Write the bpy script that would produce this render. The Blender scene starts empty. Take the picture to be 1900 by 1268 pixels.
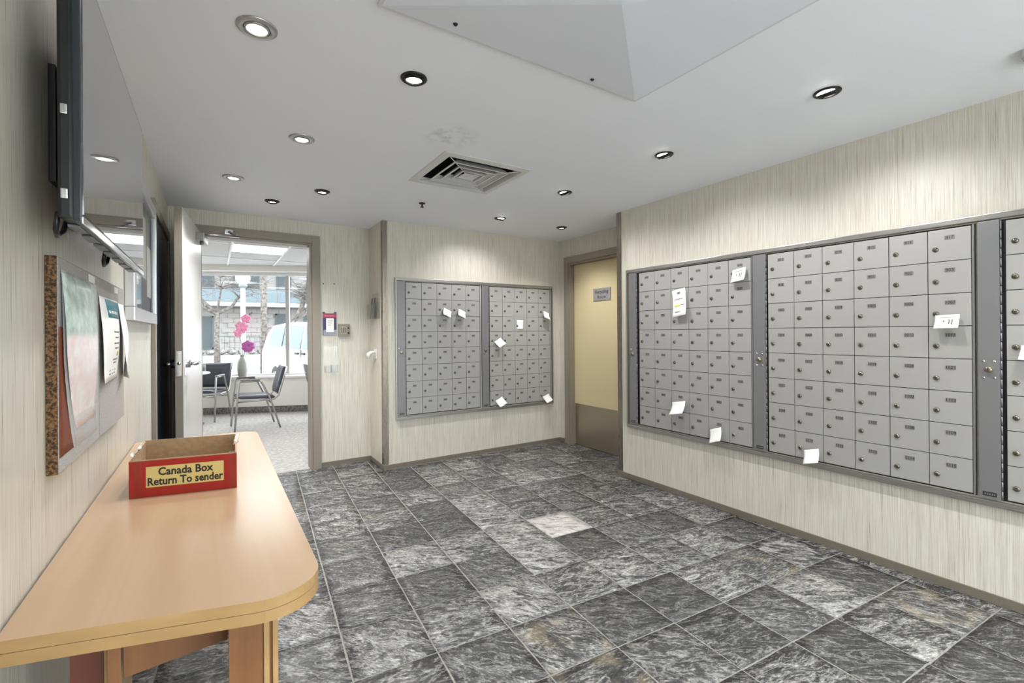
import bpy, bmesh, math, random
from mathutils import Vector, Matrix
random.seed(7)
SC = bpy.context.scene
COL = SC.collection
PI = math.pi

# ------------------------------------------------------------------ camera
cam_d = bpy.data.cameras.new('camera')
cam = bpy.data.objects.new('camera', cam_d)
COL.objects.link(cam)
SC.camera = cam
cam_d.sensor_width = 36.0
cam_d.sensor_fit = 'HORIZONTAL'
cam_d.lens = 36.0 * 866.2 / 1900.0
cam_d.shift_y = -(634.0 - 618.3) / 1900.0
cam_d.clip_start = 0.02
cam_d.clip_end = 300
YAW = math.radians(32.703)
ROLL = 0.0074
_f = Vector((math.sin(YAW), math.cos(YAW), 0))
_r = Vector((math.cos(YAW), -math.sin(YAW), 0))
_u = Vector((0, 0, 1))
_r2 = _r * math.cos(ROLL) - _u * math.sin(ROLL)
_u2 = _u * math.cos(ROLL) + _r * math.sin(ROLL)
cam.matrix_world = Matrix(((_r2.x, _u2.x, -_f.x, 0), (_r2.y, _u2.y, -_f.y, 0), (_r2.z, _u2.z, -_f.z, 1.22), (0, 0, 0, 1)))

# ------------------------------------------------------------------ world, exposure
W = bpy.data.worlds.new('overcast_sky')
SC.world = W
W.use_nodes = True
_bg = W.node_tree.nodes['Background']
_bg.inputs[0].default_value = (0.93, 0.97, 1.0, 1)
_bg.inputs[1].default_value = 2.5
SC.view_settings.view_transform = 'Standard'
SC.view_settings.look = 'None'
SC.view_settings.gamma = 1.0
SC.view_settings.use_curve_mapping = False
SC.view_settings.exposure = 1.66
SC.cycles.use_denoising = True
SC.cycles.max_bounces = 10
SC.cycles.diffuse_bounces = 6
SC.cycles.sample_clamp_indirect = 6.0
SPOT_W = 23.0
ALBEDO = 1.0

# window portal so that daylight enters the lobby with little noise
pd = bpy.data.lights.new('window_portal', 'AREA')
pd.shape = 'RECTANGLE'; pd.size = 4.2; pd.size_y = 1.7
pd.cycles.is_portal = True
portal = bpy.data.objects.new('window_portal', pd)
COL.objects.link(portal)
WA = -math.atan(0.42)                     # the lobby window wall runs at a skew
portal.location = (0.6, 8.5515 - 0.42 * 0.6 + 0.25, 1.42)
portal.rotation_euler = (-PI / 2, 0, WA)

pd2 = bpy.data.lights.new('added_window_portal', 'AREA')  # portal for the added rear window
pd2.shape = 'RECTANGLE'; pd2.size = 2.85; pd2.size_y = 2.1
pd2.cycles.is_portal = True
portal2 = bpy.data.objects.new('added_window_portal', pd2)
COL.objects.link(portal2)
portal2.location = (1.325, -1.84, 1.10)
portal2.rotation_euler = (PI / 2, 0, 0)

# ------------------------------------------------------------------ helpers
MATS = {}
def srgb(r, g, b):
    def c(v):
        v /= 255.0
        return v / 12.92 if v <= 0.04045 else ((v + 0.055) / 1.055) ** 2.4
    return (c(r), c(g), c(b), 1.0)

def mat(name, col, rough=0.5, metal=0.0, spec=0.5, emit=None, estr=0.0, alpha=1.0):
    if name in MATS: return MATS[name]
    m = bpy.data.materials.new(name); m.use_nodes = True
    b = m.node_tree.nodes['Principled BSDF']
    b.inputs['Base Color'].default_value = col
    b.inputs['Roughness'].default_value = rough
    b.inputs['Metallic'].default_value = metal
    b.inputs['Specular IOR Level'].default_value = spec
    if emit:
        b.inputs['Emission Color'].default_value = emit
        b.inputs['Emission Strength'].default_value = estr
    MATS[name] = m
    return m

def nt(name):
    m = bpy.data.materials.new(name); m.use_nodes = True
    MATS[name] = m
    t = m.node_tree
    return m, t, t.nodes['Principled BSDF']

def N(t, typ, **kw):
    n = t.nodes.new(typ)
    for k, v in kw.items(): setattr(n, k, v)
    return n

def ramp(t, stops, fac):
    n = N(t, 'ShaderNodeValToRGB')
    cr = n.color_ramp
    while len(cr.elements) > 1: cr.elements.remove(cr.elements[-1])
    cr.elements[0].position = stops[0][0]; cr.elements[0].color = stops[0][1]
    for p, c in stops[1:]:
        e = cr.elements.new(p); e.color = c
    t.links.new(fac, n.inputs[0])
    return n

def noise(t, vec, scale, detail=4, rough=0.5, dist=0.0):
    n = N(t, 'ShaderNodeTexNoise')
    n.inputs['Scale'].default_value = scale
    n.inputs['Detail'].default_value = detail
    n.inputs['Roughness'].default_value = rough
    n.inputs['Distortion'].default_value = dist
    if vec: t.links.new(vec, n.inputs['Vector'])
    return n

def math_n(t, op, a, b=None, clamp=False):
    n = N(t, 'ShaderNodeMath', operation=op, use_clamp=clamp)
    for i, v in enumerate((a, b)):
        if v is None: continue
        if isinstance(v, (int, float)): n.inputs[i].default_value = v
        else: t.links.new(v, n.inputs[i])
    return n.outputs[0]

def mixc(t, fac, a, b, blend='MIX'):
    n = N(t, 'ShaderNodeMix', data_type='RGBA', blend_type=blend)
    if isinstance(fac, (int, float)): n.inputs[0].default_value = fac
    else: t.links.new(fac, n.inputs[0])
    for i, v in ((6, a), (7, b)):
        if isinstance(v, tuple): n.inputs[i].default_value = v
        else: t.links.new(v, n.inputs[i])
    return n.outputs[2]

def bump(t, b, height, strength, dist=0.01):
    n = N(t, 'ShaderNodeBump')
    n.inputs['Strength'].default_value = strength
    n.inputs['Distance'].default_value = dist
    t.links.new(height, n.inputs['Height'])
    t.links.new(n.outputs[0], b.inputs['Normal'])

def obj(name, bm, m=None, parent=None, smooth=False, mats=None):
    me = bpy.data.meshes.new(name)
    bmesh.ops.recalc_face_normals(bm, faces=bm.faces) if len(bm.faces) else None
    bm.to_mesh(me); bm.free()
    for q in (mats or [m]): me.materials.append(q)
    if smooth:
        for p in me.polygons: p.use_smooth = True
    o = bpy.data.objects.new(name, me)
    COL.objects.link(o)
    if parent: o.parent = parent
    return o

def tag(o, label, cat, group=None):
    o['label'] = label; o['category'] = cat
    if group: o['group'] = group
    return o

def thing(name, label, cat, loc=(0, 0, 0), rz=0.0, group=None):
    o = bpy.data.objects.new(name, None)
    o.empty_display_size = 0.05
    COL.objects.link(o)
    o.location = loc; o.rotation_euler = (0, 0, rz)
    return tag(o, label, cat, group)

def struct(o):
    o['kind'] = 'structure'
    return o

def box(bm, x0, x1, y0, y1, z0, z1, mi=0, bev=0.0, M=None):
    vs = [bm.verts.new((x, y, z)) for z in (z0, z1) for y in (y0, y1) for x in (x0, x1)]
    fs = [(0, 2, 3, 1), (4, 5, 7, 6), (0, 1, 5, 4), (2, 6, 7, 3), (0, 4, 6, 2), (1, 3, 7, 5)]
    fl = [bm.faces.new([vs[i] for i in f]) for f in fs]
    for f in fl: f.material_index = mi
    if bev > 0:
        es = list({e for f in fl for e in f.edges})
        r = bmesh.ops.bevel(bm, geom=es, offset=bev, segments=2, affect='EDGES', profile=0.7)
        vs = list({v for f in r['faces'] for v in f.verts} | {v for v in vs if v.is_valid})
    if M is not None:
        for v in vs: v.co = M @ v.co
    return vs

def newbox(*a, **k):
    bm = bmesh.new(); box(bm, *a, **k); return bm

def tube(bm, pts, r, n=8, mi=0, caps=True, rr=None):
    pts = [Vector(p) for p in pts]
    rings = []
    up = None
    for i, p in enumerate(pts):
        if i == 0: d = pts[1] - p
        elif i == len(pts) - 1: d = p - pts[i - 1]
        else: d = (pts[i + 1] - p).normalized() + (p - pts[i - 1]).normalized()
        d.normalize()
        if up is None:
            up = Vector((0, 0, 1)) if abs(d.z) < 0.9 else Vector((1, 0, 0))
        a = d.cross(up)
        if a.length < 1e-4: a = d.cross(Vector((0, 1, 0)))
        a.normalize(); b = a.cross(d).normalized(); up = b
        k = 1.0
        if 0 < i < len(pts) - 1:
            c = (pts[i + 1] - p).normalized().dot((p - pts[i - 1]).normalized())
            k = 1.0 / max(0.6, math.sqrt((1 + c) / 2))
        R = (rr[i] if rr else r) * (1 if k < 1.02 else min(k, 1.15))
        rings.append([bm.verts.new(p + a * R * math.cos(2 * PI * j / n) + b * R * math.sin(2 * PI * j / n)) for j in range(n)])
    for i in range(len(rings) - 1):
        for j in range(n):
            f = bm.faces.new((rings[i][j], rings[i][(j + 1) % n], rings[i + 1][(j + 1) % n], rings[i + 1][j]))
            f.material_index = mi; f.smooth = True
    if caps:
        for rg in (rings[0], rings[-1]):
            f = bm.faces.new(rg); f.material_index = mi
    return rings

def lathe(bm, prof, n=24, c=(0, 0, 0), mi=0, M=None, smooth=True):
    rings = []
    for r, z in prof:
        if r < 1e-6:
            rings.append([bm.verts.new((c[0], c[1], c[2] + z))])
        else:
            rings.append([bm.verts.new((c[0] + r * math.cos(2 * PI * j / n), c[1] + r * math.sin(2 * PI * j / n), c[2] + z)) for j in range(n)])
    for a, b in zip(rings, rings[1:]):
        for j in range(n):
            q = [a[j % len(a)], a[(j + 1) % len(a)], b[(j + 1) % len(b)], b[j % len(b)]]
            q2 = []
            for v in q:
                if v not in q2: q2.append(v)
            if len(q2) > 2:
                f = bm.faces.new(q2); f.material_index = mi; f.smooth = smooth
    vs = [v for rg in rings for v in rg]
    if M is not None:
        for v in vs: v.co = M @ v.co
    return vs

def prism(bm, pts, z0, z1, mi=0, M=None):
    a = [bm.verts.new((x, y, z0)) for x, y in pts]
    b = [bm.verts.new((x, y, z1)) for x, y in pts]
    n = len(pts)
    fs = [bm.faces.new(a[::-1]), bm.faces.new(b)]
    for i in range(n): fs.append(bm.faces.new((a[i], a[(i + 1) % n], b[(i + 1) % n], b[i])))
    for f in fs: f.material_index = mi
    if M is not None:
        for v in a + b: v.co = M @ v.co
    return a + b

def sheet(bm, fn, nu, nv, th=0.0008, mi=0):
    """thin solid sheet from fn(u,v)->Vector, with real thickness"""
    g = [[Vector(fn(i / nu, j / nv)) for j in range(nv + 1)] for i in range(nu + 1)]
    nr = [[None] * (nv + 1) for _ in range(nu + 1)]
    for i in range(nu + 1):
        for j in range(nv + 1):
            a = g[min(i + 1, nu)][j] - g[max(i - 1, 0)][j]
            b = g[i][min(j + 1, nv)] - g[i][max(j - 1, 0)]
            nr[i][j] = a.cross(b).normalized()
    A = [[bm.verts.new(g[i][j] + nr[i][j] * th / 2) for j in range(nv + 1)] for i in range(nu + 1)]
    B = [[bm.verts.new(g[i][j] - nr[i][j] * th / 2) for j in range(nv + 1)] for i in range(nu + 1)]
    for i in range(nu):
        for j in range(nv):
            for L in (A, B):
                f = bm.faces.new((L[i][j], L[i + 1][j], L[i + 1][j + 1], L[i][j + 1])); f.smooth = True; f.material_index = mi
    for i in range(nu):
        for j in (0, nv):
            f = bm.faces.new((A[i][j], A[i + 1][j], B[i + 1][j], B[i][j])); f.material_index = mi
    for j in range(nv):
        for i in (0, nu):
            f = bm.faces.new((A[i][j], A[i][j + 1], B[i][j + 1], B[i][j])); f.material_index = mi

_glyph = {}
def glyphs(s, bold=0.0):
    key = (s, bold)
    if key not in _glyph:
        cu = bpy.data.curves.new('t', 'FONT'); cu.body = s; cu.size = 1.0; cu.offset = bold
        cu.align_x = 'CENTER'; cu.align_y = 'CENTER'; cu.resolution_u = 2
        o = bpy.data.objects.new('t', cu); COL.objects.link(o)
        dg = bpy.context.evaluated_depsgraph_get()
        me = o.evaluated_get(dg).to_mesh()
        _glyph[key] = ([v.co.copy() for v in me.vertices], [tuple(p.vertices) for p in me.polygons])
        o.evaluated_get(dg).to_mesh_clear()
        bpy.data.objects.remove(o); bpy.data.curves.remove(cu)
    return _glyph[key]

def text(bm, s, size, M, mi=1, bold=0.0, squeeze=1.0):
    """flat lettering: text X -> M's x, text Y -> M's z"""
    vs, fs = glyphs(s, bold)
    nv = [bm.verts.new(M @ Vector((v.x * size * squeeze, 0, v.y * size))) for v in vs]
    for f in fs:
        try:
            q = bm.faces.new([nv[i] for i in f]); q.material_index = mi
        except ValueError: pass

T = Matrix.Translation
def RZ(a): return Matrix.Rotation(a, 4, 'Z')
def RX(a): return Matrix.Rotation(a, 4, 'X')
def RY(a): return Matrix.Rotation(a, 4, 'Y')

# ------------------------------------------------------------------ materials
def make_wallpaper():
    m, t, b = nt('wallpaper')
    g = N(t, 'ShaderNodeNewGeometry')
    sx = N(t, 'ShaderNodeSeparateXYZ'); t.links.new(g.outputs['Position'], sx.inputs[0])
    h = math_n(t, 'ADD', sx.outputs[0], sx.outputs[1])
    def co(a, c):
        cm = N(t, 'ShaderNodeCombineXYZ')
        t.links.new(math_n(t, 'MULTIPLY', h, a), cm.inputs[0])
        t.links.new(math_n(t, 'MULTIPLY', sx.outputs[2], c), cm.inputs[2])
        return cm.outputs[0]
    n1 = noise(t, co(260, 4.0), 1.0, 3, 0.6)
    n2 = noise(t, co(120, 1.8), 1.0, 3, 0.6)
    n3 = noise(t, co(420, 9.0), 1.0, 2, 0.5)
    s = math_n(t, 'ADD', math_n(t, 'MULTIPLY', n1.outputs[0], 0.5), math_n(t, 'ADD', math_n(t, 'MULTIPLY', n2.outputs[0], 0.3), math_n(t, 'MULTIPLY', n3.outputs[0], 0.2)))
    r = ramp(t, [(0.34, srgb(162, 153, 137)), (0.47, srgb(196, 190, 176)), (0.6, srgb(213, 209, 198))], s)
    t.links.new(r.outputs[0], b.inputs['Base Color'])
    rr = N(t, 'ShaderNodeMapRange'); t.links.new(s, rr.inputs[0])
    rr.inputs[1].default_value = 0.35; rr.inputs[2].default_value = 0.62
    rr.inputs[3].default_value = 0.22; rr.inputs[4].default_value = 0.46
    t.links.new(rr.outputs[0], b.inputs['Roughness'])
    b.inputs['Specular IOR Level'].default_value = 0.55
    bump(t, b, s, 0.35, 0.004)
    return m

def make_ceiling():
    m, t, b = nt('ceiling_paint')
    g = N(t, 'ShaderNodeNewGeometry')
    n = noise(t, g.outputs['Position'], 9, 4, 0.6)
    # a scuffed damp mark beside the air vent
    vm = N(t, 'ShaderNodeVectorMath', operation='DISTANCE'); t.links.new(g.outputs['Position'], vm.inputs[0])
    vm.inputs[1].default_value = (1.05, 2.20, 2.24)
    n2 = noise(t, g.outputs['Position'], 16, 3, 0.6)
    d = math_n(t, 'SUBTRACT', 1.0, math_n(t, 'DIVIDE', vm.outputs['Value'], 0.17), True)
    k = math_n(t, 'MULTIPLY', d, math_n(t, 'MULTIPLY', math_n(t, 'SUBTRACT', n2.outputs[0], 0.46, True), 5.0, True), True)
    c = mixc(t, math_n(t, 'MULTIPLY', k, 0.55), srgb(231, 233, 239), srgb(128, 128, 130))
    t.links.new(c, b.inputs['Base Color'])
    b.inputs['Roughness'].default_value = 0.7
    bump(t, b, n.outputs[0], 0.06, 0.01)
    return m

def make_slate():
    m, t, b = nt('slate')
    tc = N(t, 'ShaderNodeTexCoord'); oi = N(t, 'ShaderNodeObjectInfo')
    rnd = math_n(t, 'MULTIPLY', oi.outputs['Random'], 57.0)
    cm = N(t, 'ShaderNodeCombineXYZ'); t.links.new(rnd, cm.inputs[0]); t.links.new(math_n(t, 'MULTIPLY', oi.outputs['Random'], 23.0), cm.inputs[1])
    va = N(t, 'ShaderNodeVectorMath', operation='ADD'); t.links.new(tc.outputs['Object'], va.inputs[0]); t.links.new(cm.outputs[0], va.inputs[1])
    mp = N(t, 'ShaderNodeMapping'); t.links.new(va.outputs[0], mp.inputs[0]); mp.inputs['Scale'].default_value = (1.0, 2.7, 1.0)
    rot = N(t, 'ShaderNodeVectorRotate', rotation_type='Z_AXIS'); t.links.new(va.outputs[0], rot.inputs[0])
    t.links.new(math_n(t, 'MULTIPLY', oi.outputs['Random'], 0.9), rot.inputs['Angle'])
    t.links.new(rot.outputs[0], mp.inputs[0])
    n1 = noise(t, mp.outputs[0], 6.5, 10, 0.66, 2.0)
    n2 = noise(t, mp.outputs[0], 55, 6, 0.7, 0.4)
    n3 = noise(t, mp.outputs[0], 4.0, 5, 0.6, 2.2)
    sc = N(t, 'ShaderNodeSeparateColor'); t.links.new(oi.outputs['Color'], sc.inputs[0])
    base, streak, ochre = sc.outputs[0], sc.outputs[1], sc.outputs[2]
    # light quartz patches and veins
    p = math_n(t, 'ADD', math_n(t, 'MULTIPLY', n1.outputs[0], 0.74), math_n(t, 'MULTIPLY', n2.outputs[0], 0.26))
    thr = math_n(t, 'SUBTRACT', 0.60, math_n(t, 'MULTIPLY', streak, 0.17))
    pk = math_n(t, 'MULTIPLY', math_n(t, 'MULTIPLY', math_n(t, 'SUBTRACT', p, thr), 7.5, True), 0.82)
    vein = math_n(t, 'SUBTRACT', 1.0, math_n(t, 'MULTIPLY', math_n(t, 'ABSOLUTE', math_n(t, 'SUBTRACT', n3.outputs[0], 0.5)), 34.0), True)
    pk = math_n(t, 'MAXIMUM', pk, math_n(t, 'MULTIPLY', vein, math_n(t, 'ADD', math_n(t, 'MULTIPLY', streak, 0.5), 0.25)), True)
    n6 = math_n(t, 'ADD', math_n(t, 'MULTIPLY', n2.outputs[0], 0.42), math_n(t, 'MULTIPLY', n1.outputs[0], 0.58))
    dk = ramp(t, [(0.38, srgb(34, 34, 36)), (0.5, srgb(68, 68, 68)), (0.62, srgb(116, 116, 113))], n6)
    dark = mixc(t, 1.0, dk.outputs[0], srgb(255, 255, 255), 'MULTIPLY')
    mul = N(t, 'ShaderNodeMix', data_type='RGBA', blend_type='MULTIPLY'); mul.inputs[0].default_value = 1.0
    t.links.new(dark, mul.inputs[6])
    gb = N(t, 'ShaderNodeCombineColor')
    for i in range(3): t.links.new(math_n(t, 'MULTIPLY', base, 2.3), gb.inputs[i])
    t.links.new(gb.outputs[0], mul.inputs[7])
    lt = ramp(t, [(0.3, srgb(150, 149, 146)), (0.6, srgb(196, 194, 188)), (0.8, srgb(215, 212, 206))], n2.outputs[0])
    c = mixc(t, pk, mul.outputs[2], lt.outputs[0])
    # crack lines of the cleft surface
    n5 = noise(t, mp.outputs[0], 13, 7, 0.62, 1.0)
    ck = math_n(t, 'SUBTRACT', 1.0, math_n(t, 'MULTIPLY', math_n(t, 'ABSOLUTE', math_n(t, 'SUBTRACT', n5.outputs[0], 0.52)), 60.0), True)
    c = mixc(t, math_n(t, 'MULTIPLY', ck, 0.45), c, srgb(30, 30, 32))
    # rust / ochre stain
    n4 = noise(t, va.outputs[0], 7, 3, 0.5)
    oc = math_n(t, 'MULTIPLY', ochre, math_n(t, 'MULTIPLY', math_n(t, 'SUBTRACT', n4.outputs[0], 0.50), 6.0, True), True)
    c = mixc(t, math_n(t, 'MULTIPLY', oc, 0.4), c, srgb(176, 160, 128))
    # nearly white stone when base is very high
    wh = math_n(t, 'MULTIPLY', math_n(t, 'SUBTRACT', base, 0.8), 6.0, True)
    wcol = ramp(t, [(0.38, srgb(132, 126, 122)), (0.5, srgb(186, 179, 175)), (0.7, srgb(206, 199, 195))], n1.outputs[0])
    c = mixc(t, wh, c, wcol.outputs[0])
    t.links.new(c, b.inputs['Base Color'])
    rg = N(t, 'ShaderNodeMapRange'); t.links.new(n2.outputs[0], rg.inputs[0])
    rg.inputs[1].default_value = 0.3; rg.inputs[2].default_value = 0.7; rg.inputs[3].default_value = 0.16; rg.inputs[4].default_value = 0.32
    t.links.new(rg.outputs[0], b.inputs['Roughness'])
    b.inputs['Specular IOR Level'].default_value = 0.7
    hh = math_n(t, 'ADD', math_n(t, 'MULTIPLY', n1.outputs[0], 0.8), math_n(t, 'ADD', math_n(t, 'MULTIPLY', n2.outputs[0], 0.2), math_n(t, 'MULTIPLY', ck, -0.25)))
    bump(t, b, hh, 0.45, 0.012)
    return m

def grain(name, c0, c1, axis=1, sc=1.0, rough=0.35, spec=0.5, contrast=0.5):
    m, t, b = nt(name)
    tc = N(t, 'ShaderNodeTexCoord')
    mp = N(t, 'ShaderNodeMapping'); t.links.new(tc.outputs['Object'], mp.inputs[0])
    s = [26 * sc, 26 * sc, 26 * sc]; s[axis] = 1.6 * sc
    mp.inputs['Scale'].default_value = s
    n = noise(t, mp.outputs[0], 1.0, 5, 0.6, 0.6)
    n2 = noise(t, mp.outputs[0], 0.22, 3, 0.5, 0.3)
    f = math_n(t, 'ADD', math_n(t, 'MULTIPLY', n.outputs[0], contrast), math_n(t, 'MULTIPLY', n2.outputs[0], 1 - contrast))
    r = ramp(t, [(0.35, c0), (0.65, c1)], f)
    t.links.new(r.outputs[0], b.inputs['Base Color'])
    b.inputs['Roughness'].default_value = rough
    b.inputs['Specular IOR Level'].default_value = spec
    bump(t, b, f, 0.04, 0.002)
    return m

def speckle(name, c0, c1, scale, rough=0.9, bs=0.3, lo=0.4, hi=0.6, det=3):
    m, t, b = nt(name)
    tc = N(t, 'ShaderNodeTexCoord')
    n = noise(t, tc.outputs['Object'], scale, det, 0.6)
    r = ramp(t, [(lo, c0), (hi, c1)], n.outputs[0])
    t.links.new(r.outputs[0], b.inputs['Base Color'])
    b.inputs['Roughness'].default_value = rough
    bump(t, b, n.outputs[0], bs, 0.004)
    return m

def brushed(name, col, rough=0.3, metal=0.9, axis=2, amp=0.12):
    m, t, b = nt(name)
    tc = N(t, 'ShaderNodeTexCoord')
    mp = N(t, 'ShaderNodeMapping'); t.links.new(tc.outputs['Object'], mp.inputs[0])
    s = [300, 300, 300]; s[axis] = 6
    mp.inputs['Scale'].default_value = s
    n = noise(t, mp.outputs[0], 1.0, 2, 0.5)
    rr = N(t, 'ShaderNodeMapRange'); t.links.new(n.outputs[0], rr.inputs[0])
    rr.inputs[3].default_value = rough - amp; rr.inputs[4].default_value = rough + amp
    t.links.new(rr.outputs[0], b.inputs['Roughness'])
    b.inputs['Base Color'].default_value = col
    b.inputs['Metallic'].default_value = metal
    return m

def clear(name, tint=(1, 1, 1, 1), refl=0.08, rough=0.02):
    m = bpy.data.materials.new(name); m.use_nodes = True; MATS[name] = m
    t = m.node_tree; t.nodes.clear()
    o = N(t, 'ShaderNodeOutputMaterial'); tr = N(t, 'ShaderNodeBsdfTransparent'); gl = N(t, 'ShaderNodeBsdfGlossy')
    tr.inputs[0].default_value = tint; gl.inputs['Roughness'].default_value = rough
    lw = N(t, 'ShaderNodeLayerWeight'); lw.inputs[0].default_value = 0.5
    mx = N(t, 'ShaderNodeMixShader')
    f = math_n(t, 'ADD', math_n(t, 'MULTIPLY', math_n(t, 'POWER', lw.outputs['Facing'], 4.0), 0.5), refl * 0.6, True)
    t.links.new(f, mx.inputs[0]); t.links.new(tr.outputs[0], mx.inputs[1]); t.links.new(gl.outputs[0], mx.inputs[2])
    t.links.new(mx.outputs[0], o.inputs[0])
    return m

PAPER = make_wallpaper()
CEIL = make_ceiling()
SLATE = make_slate()
GROUT = speckle('grout', srgb(128, 126, 121), srgb(154, 151, 145), 140, 0.8, 0.2)
BIRCH = grain('birch_laminate', srgb(168, 139, 109), srgb(186, 159, 130), 1, 0.55, 0.22, 0.5, 0.35)
BIRCH_EDGE = grain('birch_edge', srgb(150, 118, 76), srgb(176, 144, 98), 0, 0.8, 0.4, 0.4, 0.5)
BIRCH_SHADE = grain('shaded_birch', srgb(108, 70, 44), srgb(140, 96, 60), 2, 0.9, 0.4, 0.4, 0.5)  # birch with the shade under the table put into its colour
STEEL = brushed('brushed_steel', srgb(146, 138, 128), 0.26, 0.95, 2, 0.08)
ALU = brushed('brushed_aluminium', srgb(162, 160, 156), 0.32, 0.8, 0)
CHROME = mat('chrome', srgb(200, 200, 202), 0.16, 1.0)
BOXGREY = mat('mailbox_grey', srgb(162, 160, 157), 0.42, 0.15)
STRIPGREY = mat('strip_grey', srgb(132, 131, 133), 0.38, 0.45)
BLACK = mat('black_gap', srgb(16, 15, 16), 0.6)
DARKM = mat('dark_metal', srgb(36, 34, 34), 0.4, 0.3)
PLATE = mat('number_plate_grey', srgb(128, 126, 123), 0.4, 0.3)
INK = mat('ink', srgb(26, 24, 26), 0.6)
BASE = mat('base_taupe', srgb(110, 102, 90), 0.4)
FRAMEP = mat('frame_taupe', srgb(136, 127, 114), 0.42)
DOORC = mat('door_cream', srgb(206, 190, 150), 0.38)
DOORW = mat('door_grey', srgb(196, 192, 188), 0.3, 0.0, 0.5)
KICK = brushed('kick_plate_steel', srgb(168, 158, 142), 0.34, 0.9, 0)
WHITE = mat('white_plastic', srgb(226, 226, 224), 0.4)
WPAPER = mat('white_paper', srgb(236, 234, 230), 0.7)
TVB = mat('tv_black', srgb(14, 15, 17), 0.35)
TVS = mat('tv_screen', srgb(10, 10, 12), 0.03, 0.0, 1.0)
TVS.node_tree.nodes['Principled BSDF'].inputs['IOR'].default_value = 2.3
_tb = TVS.node_tree.nodes['Principled BSDF']; _tb.inputs['Coat Weight'].default_value = 1.0; _tb.inputs['Coat IOR'].default_value = 2.4; _tb.inputs['Coat Roughness'].default_value = 0.03
GLASS = clear('window_glass', (0.97, 0.99, 0.99, 1), 0.05)
ACRYL = clear('clear_acrylic', (0.975, 0.98, 0.975, 1), 0.05, 0.06)
SLEEVE = mat('plastic_sleeve', srgb(226, 226, 226), 0.25)
SLEEVE.node_tree.nodes['Principled BSDF'].inputs['Alpha'].default_value = 0.45
BULB = mat('bulb', (1, 1, 1, 1), 0.4, emit=(1, 0.97, 0.92, 1), estr=14.0)

# ------------------------------------------------------------------ structure
XL, XR, YA, YB, ZC = -0.29, 2.913, 4.131, 4.545, 2.24
XJ, XQ, YE, Y0 = 1.285, 3.29, 2.865, -1.7

def wall(name, *boxes, m=None):
    bm = bmesh.new()
    for b in boxes: box(bm, *b)
    return struct(obj(name, bm, m or PAPER))

DX0, DX1, DZ = -0.09, 0.762, 2.045         # doorway to the lobby
wall('wall_left', (XL - 0.1, XL, Y0 - 0.1, YB + 0.12, 0, ZC))
wall('wall_right', (XR, XR + 0.1, Y0 - 0.1, YE, 0, ZC))
# added window behind the camera, unseen, to light the ceiling with daylight
EX0, EX1, EZ0, EZ1 = -0.10, 2.75, 0.05, 2.15
wall('wall_rear', (XL, EX0, Y0 - 0.1, Y0, 0, ZC), (EX1, XR, Y0 - 0.1, Y0, 0, ZC), (EX0, EX1, Y0 - 0.1, Y0, EZ1, ZC), (EX0, EX1, Y0 - 0.1, Y0, 0, EZ0))
bm = bmesh.new()
for b in ((EX0, EX1, EZ0, EZ0 + 0.06), (EX0, EX1, EZ1 - 0.06, EZ1), (EX0, EX0 + 0.06, EZ0 + 0.06, EZ1 - 0.06), (EX1 - 0.06, EX1, EZ0 + 0.06, EZ1 - 0.06), (0.91, 0.97, EZ0 + 0.06, EZ1 - 0.06), (1.73, 1.79, EZ0 + 0.06, EZ1 - 0.06)):
    box(bm, b[0], b[1], Y0 - 0.08, Y0 - 0.03, b[2], b[3])
added_win = struct(obj('added_window_2', bm, ALU))
for a, b in ((EX0 + 0.06, 0.91), (0.97, 1.73), (1.79, EX1 - 0.06)):
    bm = bmesh.new(); box(bm, a, b, Y0 - 0.058, Y0 - 0.052, EZ0 + 0.06, EZ1 - 0.06); obj('pane', bm, GLASS, added_win)
wall('wall_back', (XL, DX0, YB, YB + 0.12, 0, ZC), (DX1, XJ, YB, YB + 0.12, 0, ZC), (DX0, DX1, YB, YB + 0.12, DZ, ZC))
wall('wall_mail', (XJ, XQ + 0.1, YA, YB + 0.12, 0, ZC))
RD0, RD1, RDZ = 3.10, 3.955, 1.975         # recycling-room doorway
wall('wall_recess', (XQ, XQ + 0.1, YE - 0.1, RD0, 0, ZC), (XQ, XQ + 0.1, RD1, YA, 0, ZC), (XQ, XQ + 0.1, RD0, RD1, RDZ, ZC))
wall('wall_recess_end', (XR + 0.1, XQ, YE - 0.1, YE, 0, ZC))

# ceiling with a hole for the air vent
VX0, VX1, VY0, VY1 = 1.10, 1.69, 2.385, 2.975
vi = 0.035
bm = bmesh.new()
hx0, hx1, hy0, hy1 = VX0 + vi, VX1 - vi, VY0 + vi, VY1 - vi
X2 = XQ + 0.1
for q in ((XL - 0.1, hx0, Y0 - 0.1, YB + 0.12), (hx1, X2, Y0 - 0.1, YB + 0.12), (hx0, hx1, Y0 - 0.1, hy0), (hx0, hx1, hy1, YB + 0.12)):
    box(bm, q[0], q[1], q[2], q[3], ZC, ZC + 0.1)
struct(obj('ceiling', bm, CEIL))

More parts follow.
